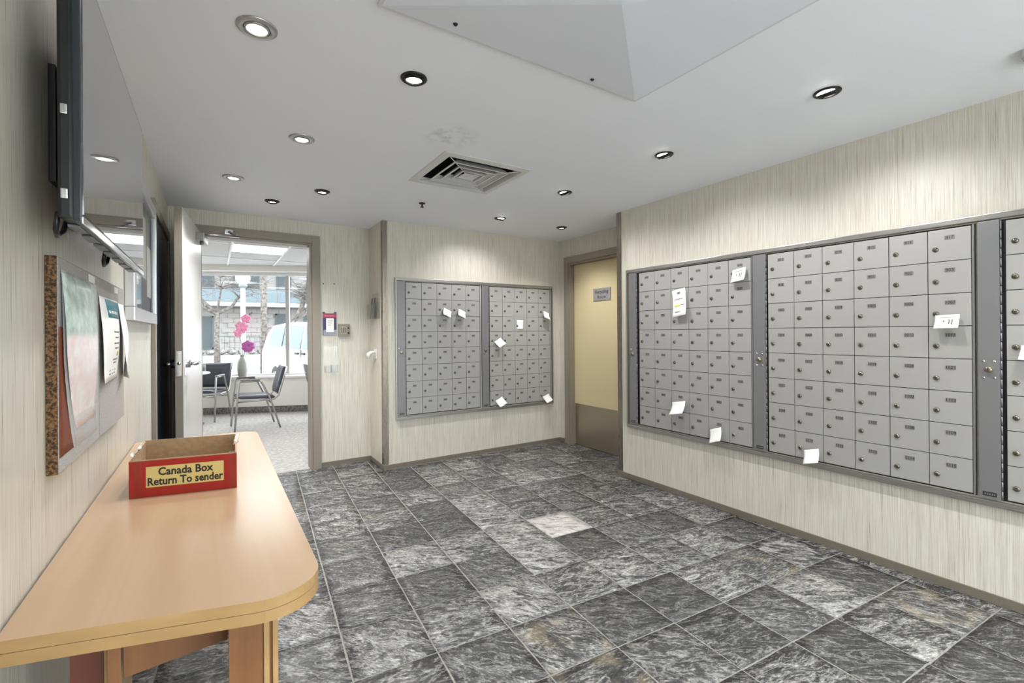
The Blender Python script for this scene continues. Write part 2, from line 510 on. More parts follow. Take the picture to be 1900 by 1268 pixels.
# floor slab (grout) with one object per slate tile
bm = bmesh.new(); box(bm, XL - 0.1, X2, Y0 - 0.1, YB + 0.03, -0.12, -0.0022)
floor = struct(obj('floor', bm, GROUT))
ROOM = [(XL, Y0), (XR, Y0), (XR, YE), (XQ, YE), (XQ, RD0), (XQ + 0.05, RD0), (XQ + 0.05, RD1), (XQ, RD1), (XQ, YA), (XJ, YA), (XJ, YB), (DX1, YB), (DX1, YB + 0.03), (DX0, YB + 0.03), (DX0, YB), (XL, YB)]
def clip(poly, a, b):
    """keep the part of poly left of the directed line a->b"""
    out = []
    def side(p): return (b[0] - a[0]) * (p[1] - a[1]) - (b[1] - a[1]) * (p[0] - a[0])
    for i in range(len(poly)):
        p, q = poly[i], poly[(i + 1) % len(poly)]
        sp, sq = side(p), side(q)
        if sp >= 0: out.append(p)
        if (sp > 0 and sq < 0) or (sp < 0 and sq > 0):
            k = sp / (sp - sq); out.append((p[0] + (q[0] - p[0]) * k, p[1] + (q[1] - p[1]) * k))
    return out
def area(p): return 0.5 * sum(p[i][0] * p[(i + 1) % len(p)][1] - p[(i + 1) % len(p)][0] * p[i][1] for i in range(len(p)))
TS, TR = 0.3103, 0.0743
TX0, TY0 = 0.2831, 2.0213
cR, sR = math.cos(TR), math.sin(TR)
def tw(tx, ty): return (cR * tx + sR * ty, -sR * tx + cR * ty)
def tile_index(x, y):
    tx, ty = cR * x - sR * y, sR * x + cR * y
    return (math.floor((tx - TX0) / TS), math.floor((ty - TY0) / TS))
# camera ray to the floor, used only to look up which stone has which tone
def floor_at(u, v):
    U, V = u - 950.0, v - 618.3
    c, s = math.cos(-ROLL), math.sin(-ROLL)
    a, h = (c * U + s * V) / 866.2, -(-s * U + c * V) / 866.2
    d = _f + _r * a
    k = -1.22 / h
    return d.x * k, d.y * k
tone = {}
for (u, v) in [(754, 993), (831, 967), (805, 940), (720, 880), (755, 905), (813, 1078), (700, 1115), (1097, 1008), (1075, 890), (1126, 1144), (1243, 1112), (1584, 1188), (1450, 1200), (1412, 998), (1576, 1045), (1243, 950), (1190, 910), (1100, 850), (1800, 1260), (1650, 1250), (1860, 1160), (1330, 1160), (700, 850)]:
    tone[tile_index(*floor_at(u, v))] = (random.uniform(0.25, 0.31), random.uniform(0.12, 0.34), 0.0)
for (u, v) in [(1521, 1100), (1277, 1003), (1350, 1055), (905, 950), (1010, 1130), (990, 1085), (780, 1030), (1000, 890), (930, 980), (880, 925), (1040, 1040), (1170, 1050)]:
    tone[tile_index(*floor_at(u, v))] = (random.uniform(0.5, 0.6), random.uniform(0.72, 0.95), 0.0)
for (u, v) in [(1731, 1112), (1340, 1040), (1010, 1225), (1160, 1240), (1430, 1040)]:
    k = tile_index(*floor_at(u, v)); a = tone.get(k, (0.42, 0.5, 0)); tone[k] = (a[0], a[1], 0.8)
tone[tile_index(*floor_at(1050, 966))] = (0.97, 0.9, 0.0)
G = 0.0034
full = []
for k in range(3):                                  # three uneven full stones that the whole tiles share
    bm = bmesh.new(); h = TS / 2 - G; n = 6
    vv = [[None] * (n + 1) for _ in range(n + 1)]
    for i in range(n + 1):
        for j in range(n + 1):
            e = min(i, j, n - i, n - j) == 0
            jig = random.uniform(-0.0012, 0.0012) if e else 0
            vv[i][j] = bm.verts.new((-h + 2 * h * i / n + (jig if i in (0, n) else 0), -h + 2 * h * j / n + (jig if j in (0, n) else 0), -0.0009 if e else random.uniform(-0.0006, 0.0008)))
    for i in range(n):
        for j in range(n):
            q = bm.faces.new((vv[i][j], vv[i + 1][j], vv[i + 1][j + 1], vv[i][j + 1])); q.smooth = True
    rim = [vv[i][0] for i in range(n)] + [vv[n][j] for j in range(n)] + [vv[n - i][n] for i in range(n)] + [vv[0][n - j] for j in range(n)]
    low = [bm.verts.new((v.co.x, v.co.y, -0.012)) for v in rim]
    for i in range(len(rim)): bm.faces.new((rim[i], low[i], low[(i + 1) % len(rim)], rim[(i + 1) % len(rim)]))
    me = bpy.data.meshes.new('tile'); bmesh.ops.recalc_face_normals(bm, faces=bm.faces); bm.to_mesh(me); bm.free(); me.materials.append(SLATE)
    full.append(me)
for i in range(-7, 13):
    for j in range(-14, 11):
        a = TX0 + i * TS; b_ = TY0 + j * TS
        c4 = [tw(a + G, b_ + G), tw(a + TS - G, b_ + G), tw(a + TS - G, b_ + TS - G), tw(a + G, b_ + TS - G)]
        cx_, cy_ = tw(a + TS / 2, b_ + TS / 2)
        if cy_ < 0.15 - 0.2 * cx_ or cx_ > 3.6: continue      # nothing of these shows
        P = list(ROOM)
        for k in range(4): P = clip(P, c4[k], c4[(k + 1) % 4])
        if len(P) < 3: continue
        ar = area(P)
        if ar < 0.0006: continue
        A0 = (TS - 2 * G) ** 2
        if ar > A0 * 0.998:
            o = bpy.data.objects.new('tile', random.choice(full)); COL.objects.link(o)
            o.rotation_euler = (random.uniform(-0.003, 0.003), random.uniform(-0.003, 0.003), -TR)
        else:
            Q = []
            for p in P:
                if not Q or math.hypot(p[0] - Q[-1][0], p[1] - Q[-1][1]) > 1e-4: Q.append(p)
            if math.hypot(Q[0][0] - Q[-1][0], Q[0][1] - Q[-1][1]) < 1e-4: Q.pop()
            if len(Q) < 3: continue
            bm = bmesh.new(); prism(bm, [(p[0] - cx_, p[1] - cy_) for p in Q], -0.012, 0.0)
            o = obj('tile', bm, SLATE)
        o.location = (cx_, cy_, 0); o.parent = floor
        o.color = (*tone.get((i, j), (random.uniform(0.36, 0.5), random.uniform(0.3, 0.72), 0.25 if random.random() < 0.1 else 0.0)), 1)

# baseboards and corner guards
def bb(name, *boxes):
    bm = bmesh.new()
    for b in boxes: box(bm, *b, bev=0.002)
    return struct(obj(name, bm, BASE))
hb, tb = 0.045, 0.009
bb('baseboard_right', (XR - tb, XR, Y0, YE + tb, 0.006, hb))
bb('baseboard_mail', (XJ, XQ - tb, YA - tb, YA, 0.006, hb))
bb('baseboard_back', (DX1 + 0.075, XJ - tb, YB - tb, YB, 0.006, hb))
bb('baseboard_return', (XJ - tb, XJ, YA - tb, YB, 0.006, hb))
bb('baseboard_recess', (XQ - tb, XQ, RD1 + 0.075, YA - tb, 0.006, hb))
bb('baseboard_left', (XL, XL + tb, Y0, 3.29, 0.006, hb))
def guard(name, pts):
    bm = bmesh.new(); prism(bm, pts, 0.047, ZC - 0.004)
    return struct(obj(name, bm, STEEL))
g_ = 0.003
guard('trim_1', [(XJ - g_, YA + 0.05), (XJ - g_, YA - g_), (XJ + 0.042, YA - g_), (XJ + 0.042, YA - 0.0005), (XJ - 0.0005, YA - 0.0005), (XJ - 0.0005, YA + 0.05)])
guard('trim_2', [(XR - g_, YE - 0.05), (XR - 0.0005, YE - 0.05), (XR - 0.0005, YE + 0.0005), (XR + 0.05, YE + 0.0005), (XR + 0.05, YE + g_), (XR - g_, YE + g_)])

# door frames (casing + jamb as one bent profile per doorway)
def door_frame(name, bx):
    bm = bmesh.new()
    for b in bx: box(bm, *b, bev=0.003)
    return struct(obj(name, bm, FRAMEP))
fw = 0.07
door_frame('trim_3', [(DX1, DX1 + fw, YB - 0.022, YB, 0, DZ + fw), (DX0 - fw, DX0, YB - 0.022, YB, 0, DZ + fw), (DX0, DX1, YB - 0.022, YB, DZ, DZ + fw),
    (DX1 - 0.02, DX1, YB - 0.01, YB + 0.13, 0, DZ), (DX0, DX0 + 0.02, YB - 0.01, YB + 0.13, 0, DZ), (DX0 + 0.02, DX1 - 0.02, YB - 0.01, YB + 0.13, DZ - 0.02, DZ),
    (DX1, DX1 + fw, YB + 0.12, YB + 0.142, 0, DZ + fw), (DX0 - fw, DX0, YB + 0.12, YB + 0.142, 0, DZ + fw), (DX0, DX1, YB + 0.12, YB + 0.142, DZ, DZ + fw)])
door_frame('trim_4', [(XQ - 0.022, XQ, RD1, RD1 + fw, 0, RDZ + fw), (XQ - 0.022, XQ, RD0 - fw, RD0, 0, RDZ + fw), (XQ - 0.022, XQ, RD0, RD1, RDZ, RDZ + fw),
    (XQ - 0.01, XQ + 0.1, RD1 - 0.018, RD1, 0, RDZ), (XQ - 0.01, XQ + 0.1, RD0, RD0 + 0.018, 0, RDZ), (XQ - 0.01, XQ + 0.1, RD0 + 0.018, RD1 - 0.018, RDZ - 0.018, RDZ)])

# recycling-room door, with an added black panel behind it to block stray light
wall('wall_light_block', (XQ + 0.1, XQ + 0.2, RD0 - 0.1, RD1 + 0.1, 0, ZC), m=BLACK)
bm = bmesh.new(); box(bm, XQ + 0.05, XQ + 0.094, RD0 + 0.02, RD1 - 0.02, 0.008, RDZ - 0.02, bev=0.002)
d2 = struct(obj('door_2', bm, DOORC))
bm = bmesh.new(); box(bm, XQ + 0.046, XQ + 0.0495, RD0 + 0.03, RD1 - 0.03, 0.012, 0.45, bev=0.001)
kp = obj('kick_plate', bm, KICK, d2)
bm = bmesh.new(); box(bm, XQ + 0.044, XQ + 0.0495, 3.376, 3.626, 1.545, 1.672, bev=0.001)
MS = T((XQ + 0.0435, 3.501, 1.634)) @ RZ(-PI / 2)
text(bm, 'Recycling', 0.05, MS, 1, 0.012)
text(bm, 'Room', 0.05, T((XQ + 0.0435, 3.501, 1.580)) @ RZ(-PI / 2), 1, 0.012)
sg = obj('sign', bm, mats=[mat('sign_grey', srgb(150, 148, 146), 0.4, 0.2), INK], parent=d2)
sg['label'] = 'grey plaque reading Recycling Room'
bm = bmesh.new()
lathe(bm, [(0, 0), (0.03, 0), (0.03, -0.008), (0.012, -0.01), (0.012, -0.035), (0.026, -0.045), (0.028, -0.06), (0.018, -0.07), (0, -0.071)], 16, M=T((XQ + 0.05, RD0 + 0.085, 0.98)) @ RY(PI / 2))
obj('door_knob', bm, STEEL, d2)

# open lobby door: hinge at the left jamb, slab swung into the mail room
hinge = Vector((-0.072, YB - 0.025))
ang = math.atan2(3.66 - hinge.y, -0.158 - hinge.x)      # direction from the hinge to the free edge
MD = T((hinge.x, hinge.y, 0)) @ RZ(ang)                  # local x along the slab; local +y is the lobby-facing face
SL = 0.862
bm = bmesh.new(); box(bm, 0.005, SL, -0.044, 0.0, 0.012, DZ + 0.002, bev=0.002, M=MD)
d1 = struct(obj('door_1', bm, DOORW))
bm = bmesh.new(); box(bm, SL + 0.0002, SL + 0.0012, -0.043, -0.001, 0.014, DZ, M=MD); obj('edge_strip', bm, FRAMEP, d1)
bm = bmesh.new(); box(bm, SL + 0.0012, SL + 0.003, -0.036, -0.008, 0.96, 1.12, M=MD)
lathe(bm, [(0, 0.004), (0.010, 0.004), (0.010, 0)], 12, M=MD @ T((SL + 0.001, -0.022, 1.04)) @ RY(PI / 2))
obj('latch_plate', bm, CHROME, d1)
for sgn, y0 in ((1, 0.0), (-1, -0.044)):
    bm = bmesh.new()
    box(bm, SL - 0.095, SL - 0.035, min(y0, y0 + sgn * 0.006), max(y0, y0 + sgn * 0.006), 0.96, 1.11, bev=0.002, M=MD)
    lathe(bm, [(0, 0.03), (0.026, 0.03), (0.026, 0)], 14, M=MD @ T((SL - 0.065, y0, 1.035)) @ RX(-sgn * PI / 2))
    tube(bm, [MD @ Vector((SL - 0.065, y0 + sgn * 0.02, 1.035)), MD @ Vector((SL - 0.065, y0 + sgn * 0.062, 1.035)), MD @ Vector((SL - 0.09, y0 + sgn * 0.066, 1.035)), MD @ Vector((SL - 0.18, y0 + sgn * 0.062, 1.035))], 0.011, 10)
    obj('lever_handle', bm, CHROME, d1)
bm = bmesh.new()
box(bm, 0.03, 0.28, 0.0, 0.052, DZ - 0.105, DZ - 0.045, bev=0.006, M=MD)
lathe(bm, [(0, 0.02), (0.014, 0.02), (0.014, 0)], 12, M=MD @ T((0.21, 0.03, DZ - 0.125)))
closer = obj('door_closer', bm, mat('closer_grey', srgb(150, 148, 146), 0.35, 0.5), d1)
bm = bmesh.new()
pA = MD @ Vector((0.17, 0.03, DZ - 0.035)); pB = Vector((0.19, YB - 0.10, DZ - 0.018)); pC = Vector((0.12, YB - 0.028, DZ + 0.03))
tube(bm, [pA, pB], 0.009, 8); tube(bm, [pB, pC], 0.009, 8)
box(bm, 0.09, 0.15, YB - 0.034, YB - 0.022, DZ + 0.01, DZ + 0.05, bev=0.002)
obj('closer_arm', bm, CHROME, closer)
# dark glossy door in the left wall, seen edge-on behind the display case
bm = bmesh.new()
for b in ((XL, XL + 0.022, 3.30, 3.365, 0, 2.0), (XL, XL + 0.022, 4.36, 4.425, 0, 2.0), (XL, XL + 0.022, 3.365, 4.36, 1.935, 2.0)): box(bm, *b, bev=0.003)
struct(obj('trim_5', bm, FRAMEP))
bm = bmesh.new(); box(bm, XL + 0.0005, XL + 0.012, 3.367, 4.358, 0.01, 1.933, bev=0.002)
d3 = struct(obj('door_3', bm, mat('dark_blue_gloss', srgb(30, 34, 48), 0.18)))

# ------------------------------------------------------------------ mailboxes
CW, RH = 0.1535, 0.1521
ZT = 1.694
def mesh_of(bm, mats, smooth=False):
    me = bpy.data.meshes.new('m'); bmesh.ops.recalc_face_normals(bm, faces=bm.faces); bm.to_mesh(me); bm.free()
    for m_ in mats: me.materials.append(m_)
    if smooth:
        for p in me.polygons: p.use_smooth = True
    return me
door_me = {}
def door_mesh(w):
    k = round(w, 4)
    if k not in door_me:
        bm = bmesh.new(); box(bm, 0.0016, w - 0.0016, -0.016, -0.006, -RH + 0.0016, -0.0016, bev=0.0012)
        door_me[k] = mesh_of(bm, [BOXGREY]); door_me[k].name = 'mailbox_door'
    return door_me[k]
bm = bmesh.new()
lathe(bm, [(0, 0.008), (0.0045, 0.0085), (0.0085, 0.007), (0.0115, 0.003), (0.0115, 0)], 16, M=T((0.029, -0.016, -0.094)) @ RX(PI / 2))
box(bm, 0.0283, 0.0297, -0.0248, -0.0238, -0.099, -0.089, mi=1)
lock_me = mesh_of(bm, [mat('lock_metal', srgb(120, 114, 104), 0.28, 0.9), BLACK]); lock_me.name = 'lock'
def plate_mesh(num, w):
    bm = bmesh.new()
    c = w * 0.52
    box(bm, c - 0.0185, c + 0.0185, -0.0174, -0.016, -0.0515, -0.0325)
    text(bm, num, 0.020, T((c, -0.0177, -0.042)), 1, 0.0, 0.95)
    return mesh_of(bm, [PLATE, INK])

def mailbox_module(label, loc, rz, strip0, strip1, d0, ncol, cw, nums, z_lock=1.043):
    """strip0..strip1 master-lock strip and d0 first door, as local x"""
    root = thing('mailbox_unit', label, 'mailboxes', loc, rz)
    W_ = d0 + ncol * cw
    bm = bmesh.new(); box(bm, strip0 + 0.001, W_ + 0.010, -0.006, -0.0006, 0.470, 1.700)
    obj('backing', bm, BLACK, root)
    bm = bmesh.new(); box(bm, strip0, strip1, -0.021, -0.006, 0.472, 1.700, bev=0.0015)
    st = obj('master_strip', bm, STRIPGREY, root)
    sw = strip1 - strip0; sc_ = (strip0 + strip1) / 2
    bm = bmesh.new()
    lathe(bm, [(0, 0.016), (0.006, 0.016), (0.0125, 0.014), (0.0135, 0)], 16, M=T((sc_, -0.021, z_lock)) @ RX(PI / 2))
    box(bm, sc_ - 0.001, sc_ + 0.001, -0.0385, -0.0368, z_lock - 0.005, z_lock + 0.005, mi=1)
    obj('master_lock', bm, mats=[mat('brass_lock', srgb(150, 143, 124), 0.28, 0.9), BLACK], parent=st)
    for dx in (-0.0175, 0.0175):
        for dz in (-0.036, 0.036):
            bm = bmesh.new(); lathe(bm, [(0, 0.004), (0.003, 0.0038), (0.0058, 0.0015), (0.006, 0)], 12, M=T((sc_ + dx, -0.021, z_lock + dz)) @ RX(PI / 2))
            obj('screw', bm, CHROME, st)
    bm = bmesh.new(); box(bm, sc_ - 0.022, sc_ + 0.022, -0.0222, -0.021, 0.482, 0.500)
    for q in range(5): box(bm, sc_ - 0.017 + q * 0.0075, sc_ - 0.012 + q * 0.0075, -0.0226, -0.0222, 0.487, 0.495, mi=1)
    obj('maker_plate', bm, mats=[INK, PLATE], parent=st)
    # hinge leaf of the strip
    bm = bmesh.new()
    for q in range(30): tube(bm, [(strip1 + 0.0035, -0.016, 0.475 + q * 0.0408), (strip1 + 0.0035, -0.016, 0.475 + q * 0.0408 + 0.037)], 0.003, 6)
    obj('hinge', bm, STRIPGREY, st)
    for r in range(8):
        for c in range(ncol):
            o = bpy.data.objects.new('mailbox_door', door_mesh(cw)); COL.objects.link(o); o.parent = root
            o.location = (d0 + c * cw, random.uniform(-0.0008, 0.0006), ZT - r * RH)
            l = bpy.data.objects.new('lock', lock_me); COL.objects.link(l); l.parent = o
            p = bpy.data.objects.new('number_plate', plate_mesh(str(nums[r][c]), cw)); COL.objects.link(p); p.parent = o
    # end stile of the unit
    bm = bmesh.new(); box(bm, W_ + 0.001, W_ + 0.009, -0.015, -0.006, 0.473, 1.698)
    obj('stile', bm, STRIPGREY, root)
    return root

def seq(rows): return [[a + i for i in range(n)] for a, n in rows]
mA = mailbox_module('five-column grey mailbox unit on the back wall beside the steel corner guard', (0, YA, 0), 0, 1.407, 1.483, 1.491, 5, 0.1534,
    seq([(201, 5), (206, 5), (211, 5), (301, 5), (306, 5), (311, 5), (401, 5), (406, 5)]), 1.05)
mB = mailbox_module('five-column grey mailbox unit on the back wall beside the recycling room recess', (0, YA, 0), 0, 2.283, 2.358, 2.373, 5, 0.1534,
    seq([(411, 5), (416, 5), (501, 5), (506, 5), (511, 5), (516, 5), (601, 5), (606, 5)]), 1.05)
RZm = -PI / 2
mC = mailbox_module('six-column grey mailbox unit on the long side wall next to the recycling door recess', (XR, 2.746, 0), RZm, 0.030, 0.105, 0.134, 6, 0.1548,
    seq([(611, 6), (617, 6), (701, 6), (707, 6), (713, 6), (719, 6), (801, 6), (807, 6)]))
mD = mailbox_module('six-column grey mailbox unit with wide doors in the middle of the long side wall', (XR, 2.746, 0), RZm, 1.077, 1.156, 1.170, 6, 0.1537,
    [[812, 813, 814, 815, 816, 817], [818, 819, 820, 901, 902, 903], [1002, 1003, 1004, 1005, 1006, 1007], [1008, 1009, 1010, 1011, 1012, 1013],
     [1016, 1017, 1018, 1019, 1020, 1021], [1022, 1023, 1024, 1101, 1102, 1103], [1104, 1105, 1106, 1107, 1108, 1109], [1110, 1111, 1112, 1113, 1114, 1115]])
mE = mailbox_module('mailbox unit at the end of the side wall after the brass-locked strip', (XR, 2.746, 0), RZm, 2.112, 2.182, 2.200, 3, 0.1537,
    seq([(1116, 3), (1119, 3), (1122, 3), (1201, 3), (1204, 3), (1207, 3), (1210, 3), (1213, 3)]))

def surround(label, loc, rz, x0, x1, split=None):
    root = thing('mailbox_surround', label, 'frame', loc, rz)
    z0, z1, w, d = 0.437, 1.732, 0.026, 0.026
    for nm, b in (('top_rail', (x0, x1, -d, -0.0005, z1 - w, z1)), ('bottom_rail', (x0, x1, -d, -0.0005, z0, z0 + w)), ('side_rail', (x0, x0 + 0.013, -d, -0.0005, z0 + w, z1 - w)), ('side_rail', (x1 - 0.013, x1, -d, -0.0005, z0 + w, z1 - w))):
        bm = bmesh.new(); box(bm, *b, bev=0.003); obj(nm, bm, ALU, root)
    return root
surround('brushed aluminium frame around the two five-column mailbox units', (0, YA, 0), 0, 1.392, 3.178)
surround('long brushed aluminium frame around the six-column mailbox units on the side wall', (XR, 2.746, 0), RZm, 0.0, 2.690)

# paper slips on the mailbox locks
def slip(label, M, w, h, roll, tilt, curl=0.02, hang=0.012, prints=None, seed=0):
    rg = random.Random(seed)
    root = thing('paper_slip', label, 'paper', group='paper slips left on the mailboxes')
    a1, a2 = rg.uniform(-1, 1), rg.uniform(-1, 1)
    def fn(u, v):
        x = (u - 0.5) * w; z = (v - 0.5) * h
        out = hang + curl * (1 - v) ** 2 * 1.4 + 0.004 * math.sin(3 * u + a1) + 0.35 * curl * (u - 0.5) * a2
        p = RY(roll) @ Vector((x, 0, z)); return M @ Vector((p.x, -out - tilt * (1 - v), p.z))
    bm = bmesh.new(); sheet(bm, fn, 8, 8, 0.0007)
    obj('sheet', bm, WPAPER, root)
    if prints:
        for (u0, u1, v0, v1, mm) in prints:
            bm = bmesh.new()
            def f2(u, v): return fn(u0 + (u1 - u0) * u, v0 + (v1 - v0) * v) + (M.to_3x3() @ Vector((0, -0.0007, 0)))
            sheet(bm, f2, 3, 2, 0.0002)
            obj('printing', bm, mm, root)
    return root
def onA(x, z): return T((x, YA - 0.018, z))
def onR(y, z): return T((XR - 0.018, y, z)) @ RZ(-PI / 2)
INKG = mat('grey_print', srgb(120, 118, 118), 0.7)
YEL = mat('yellow_highlight', srgb(226, 214, 92), 0.7)
lines = [(0.2, 0.8, 0.78, 0.82, INKG), (0.58, 0.64, 0.3, 0.65, INKG), (0.7, 0.76, 0.25, 0.65, INKG), (0.35, 0.42, 0.45, 0.6, INKG)]
slip('tilted white slip on the second-row third-column door beside the steel corner guard unit', onA(1.889, 1.418), 0.088, 0.07, 0.45, 0.02, 0.022, seed=1)
slip('tilted white slip on the second-row fourth-column door, right-hand one of a neighbouring pair', onA(2.044, 1.412), 0.086, 0.07, 0.4, 0.02, 0.022, seed=2)
slip('folded white slip on the fourth-row first-column door next to the middle lock strip', onA(2.473, 1.123), 0.085, 0.07, -0.55, 0.02, 0.022, seed=3)
slip('flat square white note stuck on the third-row third-column mailbox of the back wall', onA(2.742, 1.307), 0.076, 0.098, 0.03, 0.0, 0.0, 0.0005, seed=4)
slip('curled white slip on the second-row fifth-column door beside the recycling room recess', onA(3.07, 1.409), 0.082, 0.075, 0.35, 0.02, 0.025, seed=5)
slip('white slip at the bottom-row first-column door next to the middle lock strip', onA(2.481, 0.517), 0.09, 0.07, -0.45, 0.02, 0.022, seed=6)
slip('white slip at the bottom-row fifth-column door beside the recycling room recess', onA(3.076, 0.505), 0.085, 0.07, -0.35, 0.02, 0.022, seed=7)
slip('white printed slip on the top-row mailbox beside the second lock strip of the side wall', onR(1.751, 1.585), 0.1, 0.085, -0.12, 0.012, 0.02, prints=lines, seed=8)
slip('long white receipt with a yellow highlight hanging on the second-row third-column mailbox', onR(2.214, 1.434), 0.115, 0.20, -0.16, 0.01, 0.02, 0.004,
     prints=[(0.15, 0.6, 0.36, 0.44, YEL), (0.4, 0.62, 0.82, 0.9, INKG), (0.12, 0.8, 0.62, 0.65, INKG), (0.65, 0.92, 0.38, 0.41, INKG), (0.2, 0.6, 0.14, 0.18, INKG)], seed=9)
slip('crumpled white slip on the seventh-row third-column mailbox of the side wall', onR(2.22, 0.665), 0.115, 0.085, -0.2, 0.02, 0.03, seed=10)
slip('white slip on the bottom-row fifth-column mailbox beside the second lock strip', onR(1.918, 0.519), 0.09, 0.085, -0.35, 0.02, 0.025, seed=11)
slip('white slip at the bottom-row second-column mailbox of the middle side-wall unit', onR(1.318, 0.507), 0.085, 0.07, -0.3, 0.02, 0.025, seed=12)
slip('white printed slip below number 1007 beside the brass-locked strip', onR(0.734, 1.259), 0.088, 0.062, -0.03, 0.01, 0.018, prints=lines, seed=13)
slip('white slip on a mailbox of the unit after the brass-locked strip', onR(0.462, 1.119), 0.08, 0.06, 0.1, 0.01, 0.018, seed=14)

# ------------------------------------------------------------------ ceiling fixtures
def ring(bm, r0, r1, z0, z1, n=32, c=(0, 0, 0), M=None):
    lathe(bm, [(r0, z1), (r0, z0 + 0.002), (r0 + 0.002, z0), (r1 - 0.004, z0 + 0.001), (r1, z0 + 0.004), (r1, z1)], n, c, 0, M)
SILVER = mat('silver_trim', srgb(176, 174, 172), 0.28, 0.7)
BLKTRIM = mat('black_trim', srgb(22, 21, 21), 0.32, 0.2)
REFL = mat('reflector', srgb(196, 194, 190), 0.22, 0.8)
spots = []
def downlight(x, y, kind, label, aim=(0, 0), power=1.0):
    root = thing('downlight', label, 'ceiling light', (x, y, ZC), 0, 'recessed ceiling downlights')
    tm = SILVER if kind == 's' else BLKTRIM
    R1 = 0.062 if kind == 's' else 0.052
    bm = bmesh.new(); ring(bm, 0.040, R1, -0.008, -0.0004); obj('trim_ring', bm, tm, root)
    ti = Matrix.Rotation(aim[1], 4, 'X') @ Matrix.Rotation(aim[0], 4, 'Y')
    bm = bmesh.new()
    lathe(bm, [(0.040, -0.0004), (0.0385, -0.006), (0.034, -0.012 if kind == 's' else -0.016), (0.031, -0.010), (0.029, -0.006)], 28, M=ti)
    obj('gimbal', bm, SILVER if kind == 's' else BLKTRIM, root)
    bm = bmesh.new()
    lathe(bm, [(0, -0.0075), (0.018, -0.0075), (0.0295, -0.0055), (0.0295, -0.003), (0, -0.003)], 24, M=ti)
    obj('lens', bm, BULB, root)
    ld = bpy.data.lights.new('downlight_beam', 'SPOT')
    ld.energy = SPOT_W * power; ld.spot_size = math.radians(118); ld.spot_blend = 0.9; ld.shadow_soft_size = 0.03
    ld.color = (0.985, 0.99, 1.0)
    lo = bpy.data.objects.new('downlight_beam', ld); COL.objects.link(lo)
    lo.parent = root; lo.location = (0, 0, -0.03)
    lo.rotation_euler = (aim[1], aim[0], 0)
    return root
R_ = math.radians
downlight(0.131, 1.755, 's', 'silver-ringed lit downlight over the near end of the birch table', power=0.5)
downlight(0.683, 1.774, 'b', 'dark-ringed lit downlight between the silver one over the table and the raised ceiling panel', power=0.6)
downlight(0.398, 2.628, 's', 'silver-ringed lit downlight over the floor past the far table end', power=0.7)
downlight(0.121, 3.504, 's', 'silver-ringed lit downlight by the swung-open lobby door', power=0.8)
downlight(0.665, 3.522, 'b', 'dark-ringed lit downlight in front of the doorway, nearer the air vent')
downlight(0.390, 3.973, 'b', 'dark-ringed lit downlight closest to the lobby doorway')
downlight(2.218, 0.947, 'b', 'black gimbal downlight beside the raised ceiling panel, aimed at the mailboxes', (R_(-24), 0), 0.5)
downlight(2.192, 1.782, 'b', 'black gimbal downlight second along the mailbox wall from the raised panel', (R_(-24), 0), 0.5)
downlight(2.161, 2.642, 'b', 'black gimbal downlight level with the air vent along the mailbox wall', (R_(-24), 0), 0.5)
downlight(2.154, 3.536, 'b', 'black gimbal downlight in front of the five-column mailboxes', (0, R_(24)), 0.42)
downlight(2.850, 3.537, 'b', 'black gimbal downlight in front of the recycling room door', (0, 0), 0.7)
for (x, y) in ((0.68, 0.0), (0.40, -0.87), (2.2, 0.08), (2.2, -0.78), (1.3, -0.9)):  # extra fill downlights added out of view, above and behind the camera
    downlight(x, y, 'b', 'added unseen dark-ringed downlight in the part of the ceiling behind the raised panel', (0, 0), 0.9)

# air vent
root = thing('ceiling_vent', 'square white four-way ceiling air diffuser with dark gaps', 'vent', ((VX0 + VX1) / 2, (VY0 + VY1) / 2, ZC))
VW = (VX1 - VX0) / 2
VENTM = mat('vent_white', srgb(206, 205, 204), 0.45)
DUCT = mat('duct_dark', srgb(30, 30, 31), 0.6)
def sq_ring(bm, a, za, b, zb, th=0.0015):
    """sloped square collar from half-width a at za to b at zb"""
    for s in range(4):
        M = RZ(s * PI / 2)
        p = [Vector((-a, -a, za)), Vector((a, -a, za)), Vector((b, -b, zb)), Vector((-b, -b, zb))]
        lo = [bm.verts.new(M @ q) for q in p]; hi = [bm.verts.new(M @ (q + Vector((0, 0, th)))) for q in p]
        bm.faces.new(lo); bm.faces.new(hi[::-1])
        for i in range(4): bm.faces.new((lo[i], lo[(i + 1) % 4], hi[(i + 1) % 4], hi[i]))
bm = bmesh.new()
sq_ring(bm, VW, -0.004, VW - 0.045, -0.010, 0.0034)
sq_ring(bm, VW - 0.045, -0.010, VW - 0.052, 0.02, 0.002)
obj('outer_frame', bm, VENTM, root)
for a, b in ((0.192, 0.155), (0.136, 0.104), (0.084, 0.060)):
    bm = bmesh.new(); sq_ring(bm, a, -0.012, b, 0.022); sq_ring(bm, a, -0.012, a - 0.012, -0.013); obj('louver', bm, VENTM, root)
bm = bmesh.new(); box(bm, -0.052, 0.052, -0.052, 0.052, -0.012, -0.009, bev=0.001); obj('centre_plate', bm, VENTM, root)
bm = bmesh.new(); hw = VW - vi - 0.001
for b in ((-hw, hw, -hw, hw, 0.19, 0.195), (-hw, -hw + 0.004, -hw, hw, 0.0, 0.19), (hw - 0.004, hw, -hw, hw, 0, 0.19), (-hw, hw, -hw, -hw + 0.004, 0, 0.19), (-hw, hw, hw - 0.004, hw, 0, 0.19)): box(bm, *b)
obj('duct', bm, DUCT, root)
for s in range(4):
    bm = bmesh.new(); tube(bm, [RZ(s * PI / 2 + PI / 4) @ Vector((0.07, 0, -0.008)), RZ(s * PI / 2 + PI / 4) @ Vector((0.33, 0, -0.006))], 0.003, 6)
    obj('brace', bm, VENTM, root)

